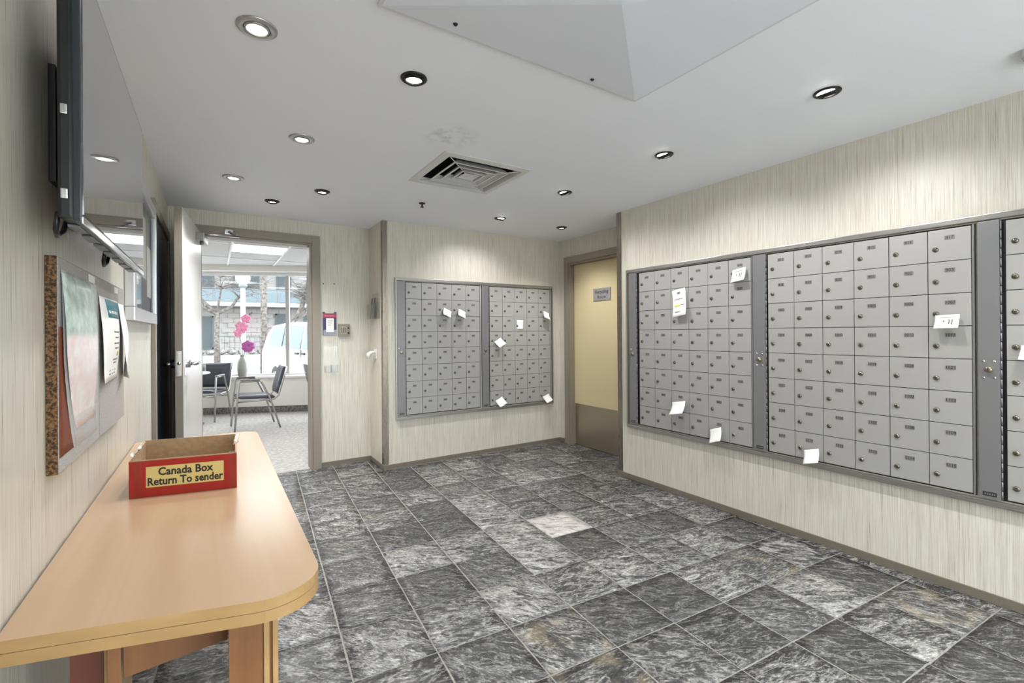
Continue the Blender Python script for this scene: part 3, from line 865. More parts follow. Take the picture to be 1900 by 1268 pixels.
# pyramid-shaped ceiling panel with screws
PX0, PX1, PY0, PY1 = 0.445, 1.555, 0.50, 1.417
root = thing('ceiling_panel', 'shallow pyramid-shaped grey ceiling panel fixed with dark screws', 'panel', ((PX0 + PX1) / 2, (PY0 + PY1) / 2, ZC))
PANM = mat('panel_grey', srgb(220, 223, 232), 0.5)
hx, hy = (PX1 - PX0) / 2, (PY1 - PY0) / 2
apex = (0, 0, -0.075)
for i, (a, b) in enumerate((((-hx, -hy), (hx, -hy)), ((hx, -hy), (hx, hy)), ((hx, hy), (-hx, hy)), ((-hx, hy), (-hx, -hy)))):
    bm = bmesh.new()
    v = [bm.verts.new((a[0], a[1], -0.012)), bm.verts.new((b[0], b[1], -0.012)), bm.verts.new(apex)]
    w = [bm.verts.new((a[0], a[1], -0.002)), bm.verts.new((b[0], b[1], -0.002)), bm.verts.new((0, 0, -0.065))]
    bm.faces.new(v); bm.faces.new(w[::-1])
    for k in range(3): bm.faces.new((v[k], v[(k + 1) % 3], w[(k + 1) % 3], w[k]))
    obj('facet', bm, PANM, root)
bm = bmesh.new()
for b in ((-hx - 0.012, hx + 0.012, -hy - 0.012, -hy, -0.010, -0.0005), (-hx - 0.012, hx + 0.012, hy, hy + 0.012, -0.010, -0.0005), (-hx - 0.012, -hx, -hy, hy, -0.010, -0.0005), (hx, hx + 0.012, -hy, hy, -0.010, -0.0005)): box(bm, *b)
obj('edge_strip', bm, mat('panel_edge', srgb(206, 206, 206), 0.5), root)
for q in ((0.667, 1.363), (1.272, 1.379)):
    lx, ly = q[0] - (PX0 + PX1) / 2, q[1] - (PY0 + PY1) / 2
    zz = -0.012 - 0.063 * (1 - abs(ly) / hy)
    bm = bmesh.new(); lathe(bm, [(0, -0.007), (0.005, -0.006), (0.008, -0.002), (0.008, 0.003)], 14, (lx, ly, zz)); obj('screw', bm, DARKM, root)

# sprinkler head and small sensor box
root = thing('sprinkler_head', 'small dark sprinkler head hanging from the ceiling near the air vent', 'sprinkler', (1.384, 3.441, ZC))
bm = bmesh.new(); lathe(bm, [(0.0, -0.0005), (0.026, -0.0005), (0.024, -0.006), (0.010, -0.009), (0.0, -0.009)], 20); obj('escutcheon', bm, DARKM, root)
bm = bmesh.new(); tube(bm, [(0, 0, -0.008), (0, 0, -0.030)], 0.006, 10); lathe(bm, [(0, -0.030), (0.014, -0.031), (0.014, -0.034), (0, -0.034)], 16); obj('deflector', bm, DARKM, root)
bm = bmesh.new(); box(bm, 2.49, 2.62, 0.35, 0.428, ZC - 0.03, ZC - 0.0005, bev=0.006)
tag(obj('ceiling_sensor', bm, mat('sensor_grey', srgb(168, 166, 162), 0.5)), 'grey rectangular sensor box on the ceiling near the long mailbox wall', 'sensor')

# ------------------------------------------------------------------ birch gateleg table
root = thing('gateleg_table', 'birch laminate gateleg table pushed against the left wall', 'table', (0, 0, 0))
def table_outline(inset=0.0):
    pts = [(XL + 0.004, 1.036)]
    cx0, cy0, r = 0.085, 1.030, 0.095
    for k in range(11):
        a = -1.846 + 1.846 * k / 10
        pts.append((cx0 + r * math.cos(a), cy0 + r * math.sin(a)))
    pts.append((0.180, 2.54))
    for k in range(1, 8):
        a = (PI / 2) * k / 7; pts.append((0.100 + 0.08 * math.cos(a), 2.54 + 0.08 * math.sin(a)))
    pts.append((XL + 0.004, 2.62))
    return pts
def bevprism(pts, z0, z1, m1, m2):
    bm = bmesh.new(); prism(bm, pts, z0, z1)
    for f in bm.faces: f.material_index = 0 if abs(f.normal.z) > 0.9 else 1
    bmesh.ops.recalc_face_normals(bm, faces=bm.faces)
    for f in bm.faces: f.material_index = 0 if abs(f.normal.z) > 0.9 else 1
    return bm
bm = bevprism(table_outline(), 0.7302, 0.750, 0, 1); obj('tabletop', bm, mats=[BIRCH, BIRCH_EDGE], parent=root)
bm = bevprism([(x * 0.999, y) for x, y in table_outline()], 0.709, 0.7292, 0, 1); obj('underleaf', bm, mats=[BIRCH, BIRCH_EDGE], parent=root)
def leg(x0, face_w, y0, dep, face_mat):
    lg = newbox(x0, x0 + face_w, y0 + 0.004, y0 + 0.022, 0.0, 0.7085, bev=0.001)
    l = obj('leg', lg, face_mat, root)
    for k, dx in enumerate((face_w + 0.0005, face_w + 0.0155)):
        bm = newbox(x0 + dx, x0 + dx + 0.0095, y0, y0 + dep, 0.0, 0.7085, bev=0.001); obj('side_panel', bm, BIRCH_EDGE, l)
    bm = newbox(x0 + face_w + 0.0102, x0 + face_w + 0.0153, y0 + 0.006, y0 + dep - 0.006, 0.0, 0.7085); obj('core', bm, BIRCH_SHADE, l)
leg(0.022, 0.056, 1.000, 0.13, BIRCH_SHADE)
leg(-0.214, 0.046, 1.105, 0.13, mat('shaded_birch_dark', srgb(104, 56, 40), 0.4))  # near left leg: birch with deeper shade put into the colour
leg(0.022, 0.056, 2.36, 0.13, BIRCH_SHADE)
leg(-0.214, 0.046, 2.36, 0.13, BIRCH_SHADE)
def bar(name, a, b, th, z0, z1, m):
    a, b = Vector(a), Vector(b); d = (b - a); L = d.length
    M = T((a.x, a.y, 0)) @ RZ(math.atan2(d.y, d.x))
    bm = bmesh.new(); box(bm, 0, L, -th / 2, th / 2, z0, z1, bev=0.001, M=M); return obj(name, bm, m, root)
bar('gate_rail', (-0.137, 1.075), (0.021, 1.098), 0.018, 0.615, 0.672, BIRCH_SHADE)
bar('gate_rail', (-0.137, 1.098), (0.021, 1.121), 0.018, 0.615, 0.672, BIRCH_EDGE)
bar('side_rail', (-0.20, 1.24), (-0.20, 2.355), 0.02, 0.63, 0.7085, BIRCH_EDGE)
bar('side_rail', (0.085, 1.135), (0.085, 2.355), 0.018, 0.63, 0.7085, BIRCH_EDGE)
bar('gate_hinge_post', (-0.156, 1.055), (-0.138, 1.058), 0.02, 0.02, 0.7085, BIRCH_SHADE)

# cardboard tray "Canada Box / Return To sender"
BA = math.atan2(-0.055, 0.263)
root = thing('cardboard_tray', 'open red cardboard box with a yellow return-to-sender label on the table', 'box', (-0.204, 1.728, 0.7505), BA)
RED = mat('red_card', srgb(150, 26, 18), 0.24)
KRAFT = speckle('kraft_card', srgb(158, 130, 98), srgb(168, 142, 110), 60, 0.8, 0.1)
bw, bd, bh, t_ = 0.270, 0.285, 0.108, 0.003      # the tray has been pushed out of square
def tray_side(name, b):
    bm = bmesh.new(); box(bm, *b); return obj(name, bm, KRAFT, root)
tray_side('tray_bottom', (0, bw, 0, bd, 0, t_))
fr = tray_side('front_panel', (0, bw, 0, t_, t_, bh))
tray_side('back_panel', (0, bw, bd - t_, bd, t_, bh + 0.004))
tray_side('side_panel', (0, t_, t_, bd - t_, t_, bh))
tray_side('side_panel', (bw - t_, bw, t_, bd - t_, t_, bh))
bm = bmesh.new(); box(bm, -0.0008, bw + 0.0008, -0.0010, -0.0001, 0.0, bh - 0.003)
box(bm, -0.0010, -0.0001, 0.0, bd, 0.0, bh - 0.003); box(bm, bw + 0.0001, bw + 0.0010, 0.0, bd, 0.0, bh - 0.003)
w_ = obj('red_wrap', bm, RED, root); w_['label'] = 'glossy red wrapping'
bm = bmesh.new(); box(bm, 0.040, 0.236, -0.0018, -0.0011, 0.027, 0.087)
text(bm, 'Canada Box', 0.032, T((0.138, -0.0020, 0.070)), 1, 0.03, 0.88)
text(bm, 'Return To sender', 0.032, T((0.138, -0.0020, 0.042)), 1, 0.03, 0.82)
lb = obj('address_label', bm, mats=[mat('label_yellow', srgb(200, 178, 112), 0.45), INK], parent=root); lb['label'] = 'yellow label reading Canada Box Return To sender'
TAPE = clear('packing_tape', (0.97, 0.96, 0.95, 1), 0.03, 0.1)
for (x0, x1) in ((0.012, 0.03), (bw - 0.02, bw - 0.002)):
    bm = bmesh.new(); box(bm, x0, x1, -0.0024, -0.0019, 0.0, bh + 0.0015); box(bm, x0, x1, -0.0024, 0.02, bh + 0.001, bh + 0.0016); obj('tape', bm, TAPE, root)
bm = bmesh.new()
sheet(bm, lambda u, v: (0.0015 + 0.004 * math.sin(9 * u + 4 * v), 0.03 + 0.17 * u, bh + 0.001 + 0.008 * v + 0.004 * math.sin(14 * u)), 10, 3, 0.0006); obj('tape', bm, mat('tape_white', srgb(226, 222, 214), 0.3), root)
bm = bmesh.new()
sheet(bm, lambda u, v: (bw - 0.006 + 0.012 * v + 0.003 * math.sin(12 * u), bd - 0.02 - 0.10 * u, bh - 0.01 + 0.02 * math.sin(3 * v) * (0.6 + 0.4 * math.sin(11 * u))), 10, 4, 0.0006); obj('tape', bm, MATS['tape_white'], root)

for o in root.children:
    for v in o.data.vertices: v.co.x -= 0.178 * v.co.y
# ------------------------------------------------------------------ left wall: TV, display case, cork board
root = thing('television', 'flat black wall-mounted television on the left wall', 'television', (XL, 0, 0))
tx = 0.093                                  # screen plane off the wall
ty0, ty1, tz0, tz1 = 1.128, 2.015, 1.428, 1.918
bm = bmesh.new(); box(bm, tx - 0.012, tx, ty0, ty1, tz0, tz1, bev=0.002); obj('bezel', bm, mat('tv_bezel', srgb(30, 36, 44), 0.25), root)
bm = bmesh.new(); box(bm, tx + 0.0002, tx + 0.0016, ty0 + 0.010, ty1 - 0.008, tz0 + 0.014, tz1 - 0.010); obj('screen', bm, TVS, root)
bm = bmesh.new(); box(bm, tx - 0.035, tx - 0.0125, ty0 + 0.012, ty1 - 0.012, tz0 + 0.006, tz1 - 0.03, bev=0.006); bk = obj('back_cover', bm, TVB, root)
for zz in (1.62, 1.468):
    bm = bmesh.new(); box(bm, tx - 0.030, tx - 0.020, ty0 + 0.0085, ty0 + 0.0118, zz, zz + 0.018, bev=0.002); obj('port', bm, CHROME, bk)
for q in range(7):
    y = ty0 + 0.07 + q * 0.115
    bm = bmesh.new(); box(bm, tx - 0.033, tx - 0.0135, y, y + 0.075, tz0 + 0.0005, tz0 + 0.0058, bev=0.002)
    obj('vent_grille', bm, mat('tv_grey', srgb(120, 122, 126), 0.4, 0.4), bk)
bm = bmesh.new(); box(bm, tx - 0.0005, tx + 0.0022, ty0, ty1, tz0 - 0.004, tz0 + 0.008, bev=0.001); obj('chrome_strip', bm, CHROME, root)
bm = bmesh.new()
box(bm, 0.0005, 0.012, 1.36, 1.75, 1.55, 1.80, bev=0.002)
for y in (1.42, 1.66): box(bm, 0.012, tx - 0.0355, y, y + 0.035, 1.50, 1.85, bev=0.002)
obj('wall_bracket', bm, DARKM, root)
for y in (1.17, 1.62):
    bm = bmesh.new(); tube(bm, [(tx - 0.040, y, tz0 + 0.02), (tx - 0.045, y + 0.01, tz0 - 0.010), (tx - 0.048, y + 0.035, tz0 - 0.018), (tx - 0.045, y + 0.06, tz0 - 0.006), (tx - 0.040, y + 0.065, tz0 + 0.02)], 0.004, 8); obj('cable', bm, TVB, root)

root = thing('display_case', 'shallow silver-framed glazed notice case on the left wall beyond the television', 'display case', (XL, 0, 0))
cx_, cy0, cy1, cz0, cz1 = 0.034, 2.36, 3.24, 1.282, 1.914
SILV = mat('case_silver', srgb(198, 198, 198), 0.3, 0.6)
for nm, b in (('case_rail', (0.0005, cx_, cy0, cy1, cz0, cz0 + 0.055)), ('case_rail', (0.0005, cx_, cy0, cy1, cz1 - 0.055, cz1)), ('case_stile', (0.0005, cx_, cy0, cy0 + 0.055, cz0 + 0.055, cz1 - 0.055)), ('case_stile', (0.0005, cx_, cy1 - 0.055, cy1, cz0 + 0.055, cz1 - 0.055))):
    bm = bmesh.new(); box(bm, *b, bev=0.004); obj(nm, bm, SILV, root)
bm = bmesh.new(); box(bm, 0.001, 0.012, cy0 + 0.055, cy1 - 0.055, cz0 + 0.055, cz1 - 0.055); obj('backboard', bm, mat('case_blue', srgb(96, 104, 122), 0.7), root)
bm = bmesh.new(); box(bm, 0.024, 0.027, cy0 + 0.055, cy1 - 0.055, cz0 + 0.055, cz1 - 0.055); obj('pane', bm, GLASS, root)
for i, (y, z, h) in enumerate(((2.5, 1.45, 0.28), (2.78, 1.5, 0.3), (3.0, 1.42, 0.26))):
    bm = bmesh.new(); box(bm, 0.0122, 0.013, y, y + 0.17, z, z + h); obj('notice', bm, WPAPER, root)

root = thing('cork_board', 'grey two-panel pin board with brown cork edge above the table', 'pin board', (XL, 0, 0))
CORK = speckle('cork', srgb(52, 36, 24), srgb(128, 92, 56), 160, 0.85, 0.6, 0.42, 0.6)
FELT = speckle('grey_felt', srgb(150, 147, 144), srgb(178, 175, 172), 300, 0.9, 0.3)
kz0, kz1 = 0.932, 1.388
for (y0, y1) in ((1.326, 1.742), (1.745, 2.18)):
    bm = bmesh.new(); box(bm, 0.0005, 0.018, y0, y1, kz0, kz1, bev=0.001); p_ = obj('board_panel', bm, CORK, root)
    bm = bmesh.new(); box(bm, 0.0182, 0.0196, y0 + 0.004, y1 - 0.0006, kz0 + 0.002, kz1 - 0.002); obj('felt_face', bm, FELT, p_)
for (y, w2) in ((1.62, 0.07), (2.0, 0.06)):
    bm = bmesh.new(); box(bm, 0.0198, 0.0205, y, y + w2, kz1 - 0.026, kz1 - 0.006); obj('name_label', bm, WPAPER, root)

def wall_sheet(name, label, y0, y1, ztop, zbot, bow, flare, m, off=0.022, low=None, taper=0.0, grp=None, curl=0.0):
    """sheet hanging on the board: bulges off the wall and flares at its free bottom"""
    def fn(u, v):
        z = ztop + (zbot - ztop) * v
        c = 0.5 * (y0 + y1); hw = 0.5 * (y1 - y0) * (1 - taper * v * v)
        y = c + (u - 0.5) * 2 * hw + 1.6 * curl * (1 - u) * max(0.0, v - 0.45) ** 1.5 / 0.4
        x = off + bow * math.sin(PI * min(1, v * 1.1)) * (0.4 + 0.6 * math.sin(PI * u)) + flare * v * v * (1 - u) 
        return Vector((XL + x, y, z))
    bm = bmesh.new(); sheet(bm, fn, 8, 14, 0.0008)
    o = obj(name, bm, m)
    if label: tag(o, label, 'paper', grp)
    return o, fn
def leaf_mat(name, top, bottom, split):
    """printed sheet: two ink areas with a mottled texture, by height on the sheet"""
    m, t, b = nt(name)
    tc = N(t, 'ShaderNodeTexCoord'); s = N(t, 'ShaderNodeSeparateXYZ'); t.links.new(tc.outputs['Generated'], s.inputs[0])
    n = noise(t, tc.outputs['Object'], 30, 4, 0.6)
    f = math_n(t, 'MULTIPLY', math_n(t, 'SUBTRACT', math_n(t, 'ADD', s.outputs[2], math_n(t, 'MULTIPLY', n.outputs[0], 0.06)), split), 20.0, True)
    r1 = ramp(t, [(0.35, top[0]), (0.65, top[1])], n.outputs[0]); r2 = ramp(t, [(0.35, bottom[0]), (0.65, bottom[1])], n.outputs[0])
    t.links.new(mixc(t, f, r2.outputs[0], r1.outputs[0]), b.inputs['Base Color'])
    b.inputs['Roughness'].default_value = 0.35
    return m
L1 = leaf_mat('photo_leaflet', (srgb(150, 172, 160), srgb(206, 216, 210)), (srgb(226, 206, 204), srgb(234, 230, 230)), 0.62)
lf, lfn = wall_sheet('leaflet', 'bowed leaflet, green above and pinkish white below, pinned by the brown cork edge', 1.345, 1.665, 1.356, 1.005, 0.020, 0.0, L1, 0.0225, curl=0.075)
sl_, _ = wall_sheet('plastic_sleeve', None, 1.35, 1.70, 1.362, 0.965, 0.008, 0.0, SLEEVE, 0.0212, curl=0.06)
sl_.parent = lf; sl_['label'] = 'clear plastic sleeve'
env, _ = wall_sheet('brown_envelope', 'red-brown envelope behind the green-topped leaflet on the pin board', 1.332, 1.56, 1.24, 0.965, 0.0, 0.0, mat('envelope_brown', srgb(116, 58, 36), 0.6), 0.0203)
o, fn = wall_sheet('notice_sheet', 'white notice with a teal heading pinned in the middle of the board', 1.735, 2.035, 1.335, 1.085, 0.016, 0.012, WPAPER, 0.0215, taper=0.05)
TEAL = mat('teal_ink', srgb(70, 132, 144), 0.5)
def on_sheet(fn, parent, name, u0, u1, v0, v1, m):
    bm = bmesh.new(); sheet(bm, lambda u, v: fn(u0 + (u1 - u0) * u, v0 + (v1 - v0) * v) + Vector((0.0007, 0, 0)), 4, 3, 0.0002); obj(name, bm, m, parent)
on_sheet(fn, o, 'heading', 0.25, 0.98, 0.02, 0.24, TEAL)
on_sheet(fn, o, 'heading_lettering', 0.32, 0.85, 0.15, 0.185, WPAPER)
for k, (u0, u1, v) in enumerate(((0.4, 0.8, 0.40), (0.45, 0.7, 0.47), (0.4, 0.82, 0.54), (0.45, 0.75, 0.60), (0.42, 0.8, 0.74), (0.48, 0.7, 0.78))):
    on_sheet(fn, o, 'text_line', u0, u1, v, v + 0.018, INKG)
on_sheet(fn, o, 'badge', 0.62, 0.78, 0.65, 0.71, mat('ochre_ink', srgb(198, 168, 84), 0.6))
for k in range(3): on_sheet(fn, o, 'pictogram', 0.32 + k * 0.17, 0.43 + k * 0.17, 0.88, 0.93, INK)
wall_sheet('notice_sheet', 'narrow white notice with curled foot at the far end of the board', 2.055, 2.165, 1.33, 1.075, 0.018, 0.03, WPAPER, 0.0215)

# ------------------------------------------------------------------ small things by the doorway
def local_wall(x, z): return T((x, YB, z))
root = thing('brochure_holder', 'red and navy brochure holder fixed beside the doorway', 'brochure holder', (0.913, YB, 1.214))
bm = bmesh.new(); box(bm, -0.060, 0.060, -0.008, -0.0005, 0.0, 0.20, bev=0.001); bp = obj('back_plate', bm, mat('navy_print', srgb(52, 54, 96), 0.45), root)
bm = bmesh.new(); box(bm, -0.060, 0.060, -0.0105, -0.0082, 0.160, 0.196); box(bm, -0.045, 0.045, -0.0108, -0.0105, 0.172, 0.184, mi=1); obj('red_banner', bm, mats=[mat('magenta_print', srgb(164, 44, 74), 0.45), mat('pink_print', srgb(196, 104, 130), 0.5)], parent=root)
for sx in (-1, 1):
    bm = bmesh.new(); box(bm, min(sx * 0.040, sx * 0.060), max(sx * 0.040, sx * 0.060), -0.0085, -0.0005, 0.201, 0.213); obj('lug', bm, MATS['navy_print'], root)
bm = bmesh.new(); box(bm, -0.034, 0.034, -0.024, -0.021, 0.028, 0.155); obj('leaflet', bm, WPAPER, root)
bm = bmesh.new(); box(bm, -0.022, 0.02, -0.0246, -0.0241, 0.128, 0.133); box(bm, -0.022, 0.015, -0.0246, -0.0241, 0.108, 0.113); box(bm, -0.022, 0.01, -0.0246, -0.0241, 0.09, 0.094); obj('text_line', bm, INKG, root)
bm = bmesh.new(); box(bm, -0.058, 0.058, -0.042, -0.039, 0.0, 0.05); box(bm, -0.058, 0.058, -0.039, -0.008, 0.0, 0.003); box(bm, -0.058, -0.055, -0.039, -0.008, 0.003, 0.05); box(bm, 0.055, 0.058, -0.039, -0.008, 0.003, 0.05); obj('clear_pocket', bm, ACRYL, root)

root = thing('card_pocket', 'empty clear acrylic card pocket below the red brochure holder', 'card holder', (0.923, YB, 0.868))
bm = bmesh.new(); box(bm, -0.058, 0.058, -0.003, -0.0005, 0.0, 0.24); obj('back_plate', bm, ACRYL, root)
bm = bmesh.new(); box(bm, -0.058, 0.058, -0.040, -0.037, 0.0, 0.07); box(bm, -0.058, 0.058, -0.037, -0.003, 0.0, 0.003); box(bm, -0.058, -0.055, -0.037, -0.003, 0.003, 0.07); box(bm, 0.055, 0.058, -0.037, -0.003, 0.003, 0.07); box(bm, -0.0015, 0.0015, -0.037, -0.003, 0.003, 0.07); obj('pocket', bm, ACRYL, root)

root = thing('thermostat', 'square taupe thermostat with a dial grille beside the brochure holder', 'thermostat', (1.039, YB, 1.203))
bm = bmesh.new(); box(bm, -0.052, 0.052, -0.030, -0.0005, 0.0, 0.113, bev=0.004); obj('housing', bm, mat('thermostat_taupe', srgb(136, 126, 112), 0.4), root)
bm = bmesh.new(); box(bm, -0.036, 0.018, -0.033, -0.0302, 0.018, 0.092, bev=0.001); obj('cover', bm, mat('thermostat_cover', srgb(158, 148, 134), 0.4), root)
for k in range(3):
    bm = bmesh.new(); box(bm, -0.026 + k * 0.014, -0.020 + k * 0.014, -0.034, -0.0331, 0.03, 0.08); obj('slot', bm, DARKM, root)
for zz in (0.03, 0.075):
    bm = bmesh.new(); lathe(bm, [(0, 0.008), (0.007, 0.008), (0.008, 0)], 12, M=T((0.036, -0.0302, zz)) @ RX(PI / 2)); obj('button', bm, DARKM, root)

for (x, z) in ((0.862, 1.687), (0.957, 1.690)):
    bm = bmesh.new(); lathe(bm, [(0, 0.008), (0.004, 0.008), (0.006, 0)], 10, M=T((x, YB - 0.0004, z)) @ RX(PI / 2))
    tag(obj('wall_screw', bm, DARKM), 'small screw left in the wall above the brochure holder', 'screw', 'two screws in the wall')

# acrylic leaflet rack and white hook on the short return wall
MR = T((XJ, 0, 0)) @ RZ(-PI / 2)           # local x -> -Y, local -y -> -X
root = thing('leaflet_rack', 'clear acrylic leaflet rack with dark leaflets on the short return wall', 'leaflet rack', (XJ, 4.34, 1.36), -PI / 2)
bm = bmesh.new(); box(bm, -0.12, 0.12, -0.003, -0.0005, 0, 0.24); obj('back_plate', bm, ACRYL, root)
bm = bmesh.new()
box(bm, -0.12, 0.12, -0.055, -0.052, 0, 0.13); box(bm, -0.12, 0.12, -0.052, -0.003, 0, 0.003)
for x in (-0.12, -0.0015, 0.117): box(bm, x, x + 0.003, -0.052, -0.003, 0.003, 0.15)
obj('pocket', bm, ACRYL, root)
for x in (-0.085, 0.0):
    bm = bmesh.new(); sheet(bm, lambda u, v: (x + 0.03 * u, -0.012 - 0.02 * (1 - v) - 0.008 * math.sin(3 * u), 0.005 + 0.19 * v), 4, 6, 0.0008); obj('leaflet', bm, mat('dark_leaflet', srgb(84, 82, 86), 0.5), root)
root = thing('coat_hook', 'white plastic hook with two prongs on the short return wall', 'hook', (XJ, 4.36, 0.99), -PI / 2)
bm = bmesh.new(); box(bm, -0.035, 0.035, -0.008, -0.0005, 0.0, 0.09, bev=0.003); obj('plate', bm, WHITE, root)
for x in (-0.015, 0.02):
    bm = bmesh.new(); tube(bm, [(x, -0.008, 0.06), (x, -0.04, 0.062), (x - 0.006, -0.065, 0.045), (x - 0.008, -0.07, 0.005)], 0.011, 10, rr=[0.009, 0.011, 0.013, 0.012]); obj('prong', bm, WHITE, root)

# ------------------------------------------------------------------ lobby beyond the doorway
LZ = 2.30
LOB = mat('lobby_wall', srgb(224, 222, 216), 0.7)
def wl(x): return 8.5515 - 0.42 * x
MW = T((0.0, 8.5515, 0)) @ RZ(WA)          # local x runs along the window wall, local +y points outdoors
CARPET = speckle('carpet', srgb(150, 146, 142), srgb(186, 182, 178), 26, 0.95, 0.3, 0.35, 0.65, 6)
bm = bmesh.new(); prism(bm, [(-2.6, YB + 0.031), (3.6, YB + 0.031), (3.6, wl(3.6)), (-2.6, wl(-2.6))], -0.12, 0.0)
struct(obj('floor_lobby', bm, CARPET))
wall('wall_lobby_left', (-2.7, -2.6, YB + 0.12, wl(-2.6), 0, LZ), m=LOB)
wall('wall_lobby_right', (3.6, 3.7, YB + 0.12, wl(3.6), 0, LZ), m=LOB)
wall('wall_lobby_near', (-2.7, XL - 0.1, YB + 0.02, YB + 0.12, 0, LZ), (XQ + 0.1, 3.7, YB + 0.02, YB + 0.12, 0, LZ), m=LOB)
wall('wall_lobby_skin', (XL - 0.1, DX0 - 0.075, YB + 0.121, YB + 0.13, 0, LZ), (DX1 + 0.075, XQ + 0.1, YB + 0.121, YB + 0.13, 0, LZ), (DX0 - 0.075, DX1 + 0.075, YB + 0.121, YB + 0.13, DZ + 0.075, LZ), m=LOB)
# window wall: low wall, ledge, header, mullions, panes
def wbox(name, boxes, m, bev=0.0):
    bm = bmesh.new()
    for b in boxes: box(bm, *b, bev=bev, M=MW)
    return struct(obj(name, bm, m))
wbox('wall_window', [(-2.9, 4.2, 0.0, 0.22, 0, 0.54), (-2.9, 4.2, 0.0, 0.22, 2.22, 2.42)], LOB)
wbox('baseboard_lobby', [(-2.8, 4.1, -0.014, -0.0005, 0.004, 0.10)], speckle('stone_base', srgb(74, 72, 70), srgb(128, 124, 120), 40, 0.6, 0.4))
win = wbox('window_1', [(-2.9, 4.2, 0.150, 0.20, 0.5405, 0.60), (-2.9, 4.2, 0.150, 0.20, 2.165, 2.2195)], mat('window_frame_white', srgb(214, 214, 214), 0.4), 0.003)
bm = bmesh.new(); box(bm, -2.9, 4.2, -0.03, 0.149, 0.5405, 0.572, bev=0.004, M=MW); obj('window_ledge', bm, mat('ledge_white', srgb(226, 224, 222), 0.5), win)
mullx = [-2.3, -0.62, 1.042, 2.72]
for x in mullx:
    bm = bmesh.new(); box(bm, x - 0.027, x + 0.027, 0.150, 0.20, 0.601, 2.164, bev=0.003, M=MW); obj('mullion', bm, mat('mullion_grey', srgb(176, 174, 172), 0.4), win)
for a, b in zip(mullx, mullx[1:]):
    bm = bmesh.new(); box(bm, a + 0.028, b - 0.028, 0.172, 0.178, 0.601, 2.164, M=MW); obj('pane', bm, GLASS, win)
# suspended ceiling
TILE = speckle('ceiling_tile', srgb(196, 195, 196), srgb(210, 209, 209), 120, 0.9, 0.2)
bm = bmesh.new(); prism(bm, [(-2.7, YB + 0.12), (3.7, YB + 0.12), (3.7, wl(3.7) + 0.2), (-2.7, wl(-2.7) + 0.2)], LZ + 0.012, LZ + 0.10)
lc = struct(obj('ceiling_lobby', bm, TILE))
TB = mat('t_bar_white', srgb(232, 232, 232), 0.5)
for i in range(-4, 6):
    x = 0.205 + 0.61 * i
    bm = bmesh.new(); box(bm, x - 0.012, x + 0.012, YB + 0.135, wl(x) - 0.01, LZ, LZ + 0.012); obj('t_bar', bm, TB, lc)
for i in range(-4, 5):
    for j in range(3):
        x0 = 0.205 + 0.61 * i + 0.0125; y = 5.20 + 1.22 * j
        if y < wl(x0 + 0.6) - 0.05:
            bm = bmesh.new(); box(bm, x0, x0 + 0.585, y - 0.012, y + 0.012, LZ, LZ + 0.012); obj('cross_bar', bm, TB, lc)
for k, (lx, ly) in enumerate(((0.51, 6.73), (-1.32, 6.73), (2.34, 6.2), (0.51, 5.45), (-1.32, 5.45))):  # first panel is real; the rest are unseen, added to brighten the lobby
    root = thing('troffer_light', 'bright square light panel in the lobby ceiling grid next to the window' if k == 0 else 'added unseen square light panel deeper in the lobby ceiling grid', 'ceiling light', (lx, ly, LZ), 0, 'lobby ceiling light panels')
    bm = bmesh.new(); box(bm, -0.29, 0.29, -0.28, 0.28, 0.002, 0.0115, bev=0.001); obj('diffuser', bm, mat('troffer_diffuser', (1, 1, 1, 1), 0.5, emit=(1, 1, 1, 1), estr=3.2), root)
    for b in ((-0.29, 0.29, -0.30, -0.281, 0.001, 0.0115), (-0.29, 0.29, 0.281, 0.30, 0.001, 0.0115)):
        bm = bmesh.new(); box(bm, *b); obj('end_rim', bm, TB, root)

# stacking armchairs
VINYL = mat('navy_vinyl', srgb(52, 54, 64), 0.35)
TUBEM = mat('tube_grey', srgb(172, 170, 168), 0.25, 0.85)
def pad(w, d, h, M, crown=0.012):
    bm = bmesh.new(); n = 8
    def co(i, j, s):
        u, v = i / n * 2 - 1, j / n * 2 - 1
        e = (1 - u ** 6) * (1 - v ** 6)
        return M @ Vector((u * w / 2, v * d / 2, s * (h / 2 * (0.35 + 0.65 * e ** 0.4) + (crown * e if s > 0 else 0))))
    top = [[bm.verts.new(co(i, j, 1)) for j in range(n + 1)] for i in range(n + 1)]
    bot = [[bm.verts.new(co(i, j, -1)) for j in range(n + 1)] for i in range(n + 1)]
    for i in range(n):
        for j in range(n):
            for L in (top, bot):
                f = bm.faces.new((L[i][j], L[i + 1][j], L[i + 1][j + 1], L[i][j + 1])); f.smooth = True
    for i in range(n):
        for a in (0, n):
            bm.faces.new((top[i][a], top[i + 1][a], bot[i + 1][a], bot[i][a])); bm.faces.new((top[a][i], top[a][i + 1], bot[a][i + 1], bot[a][i]))
    return bm
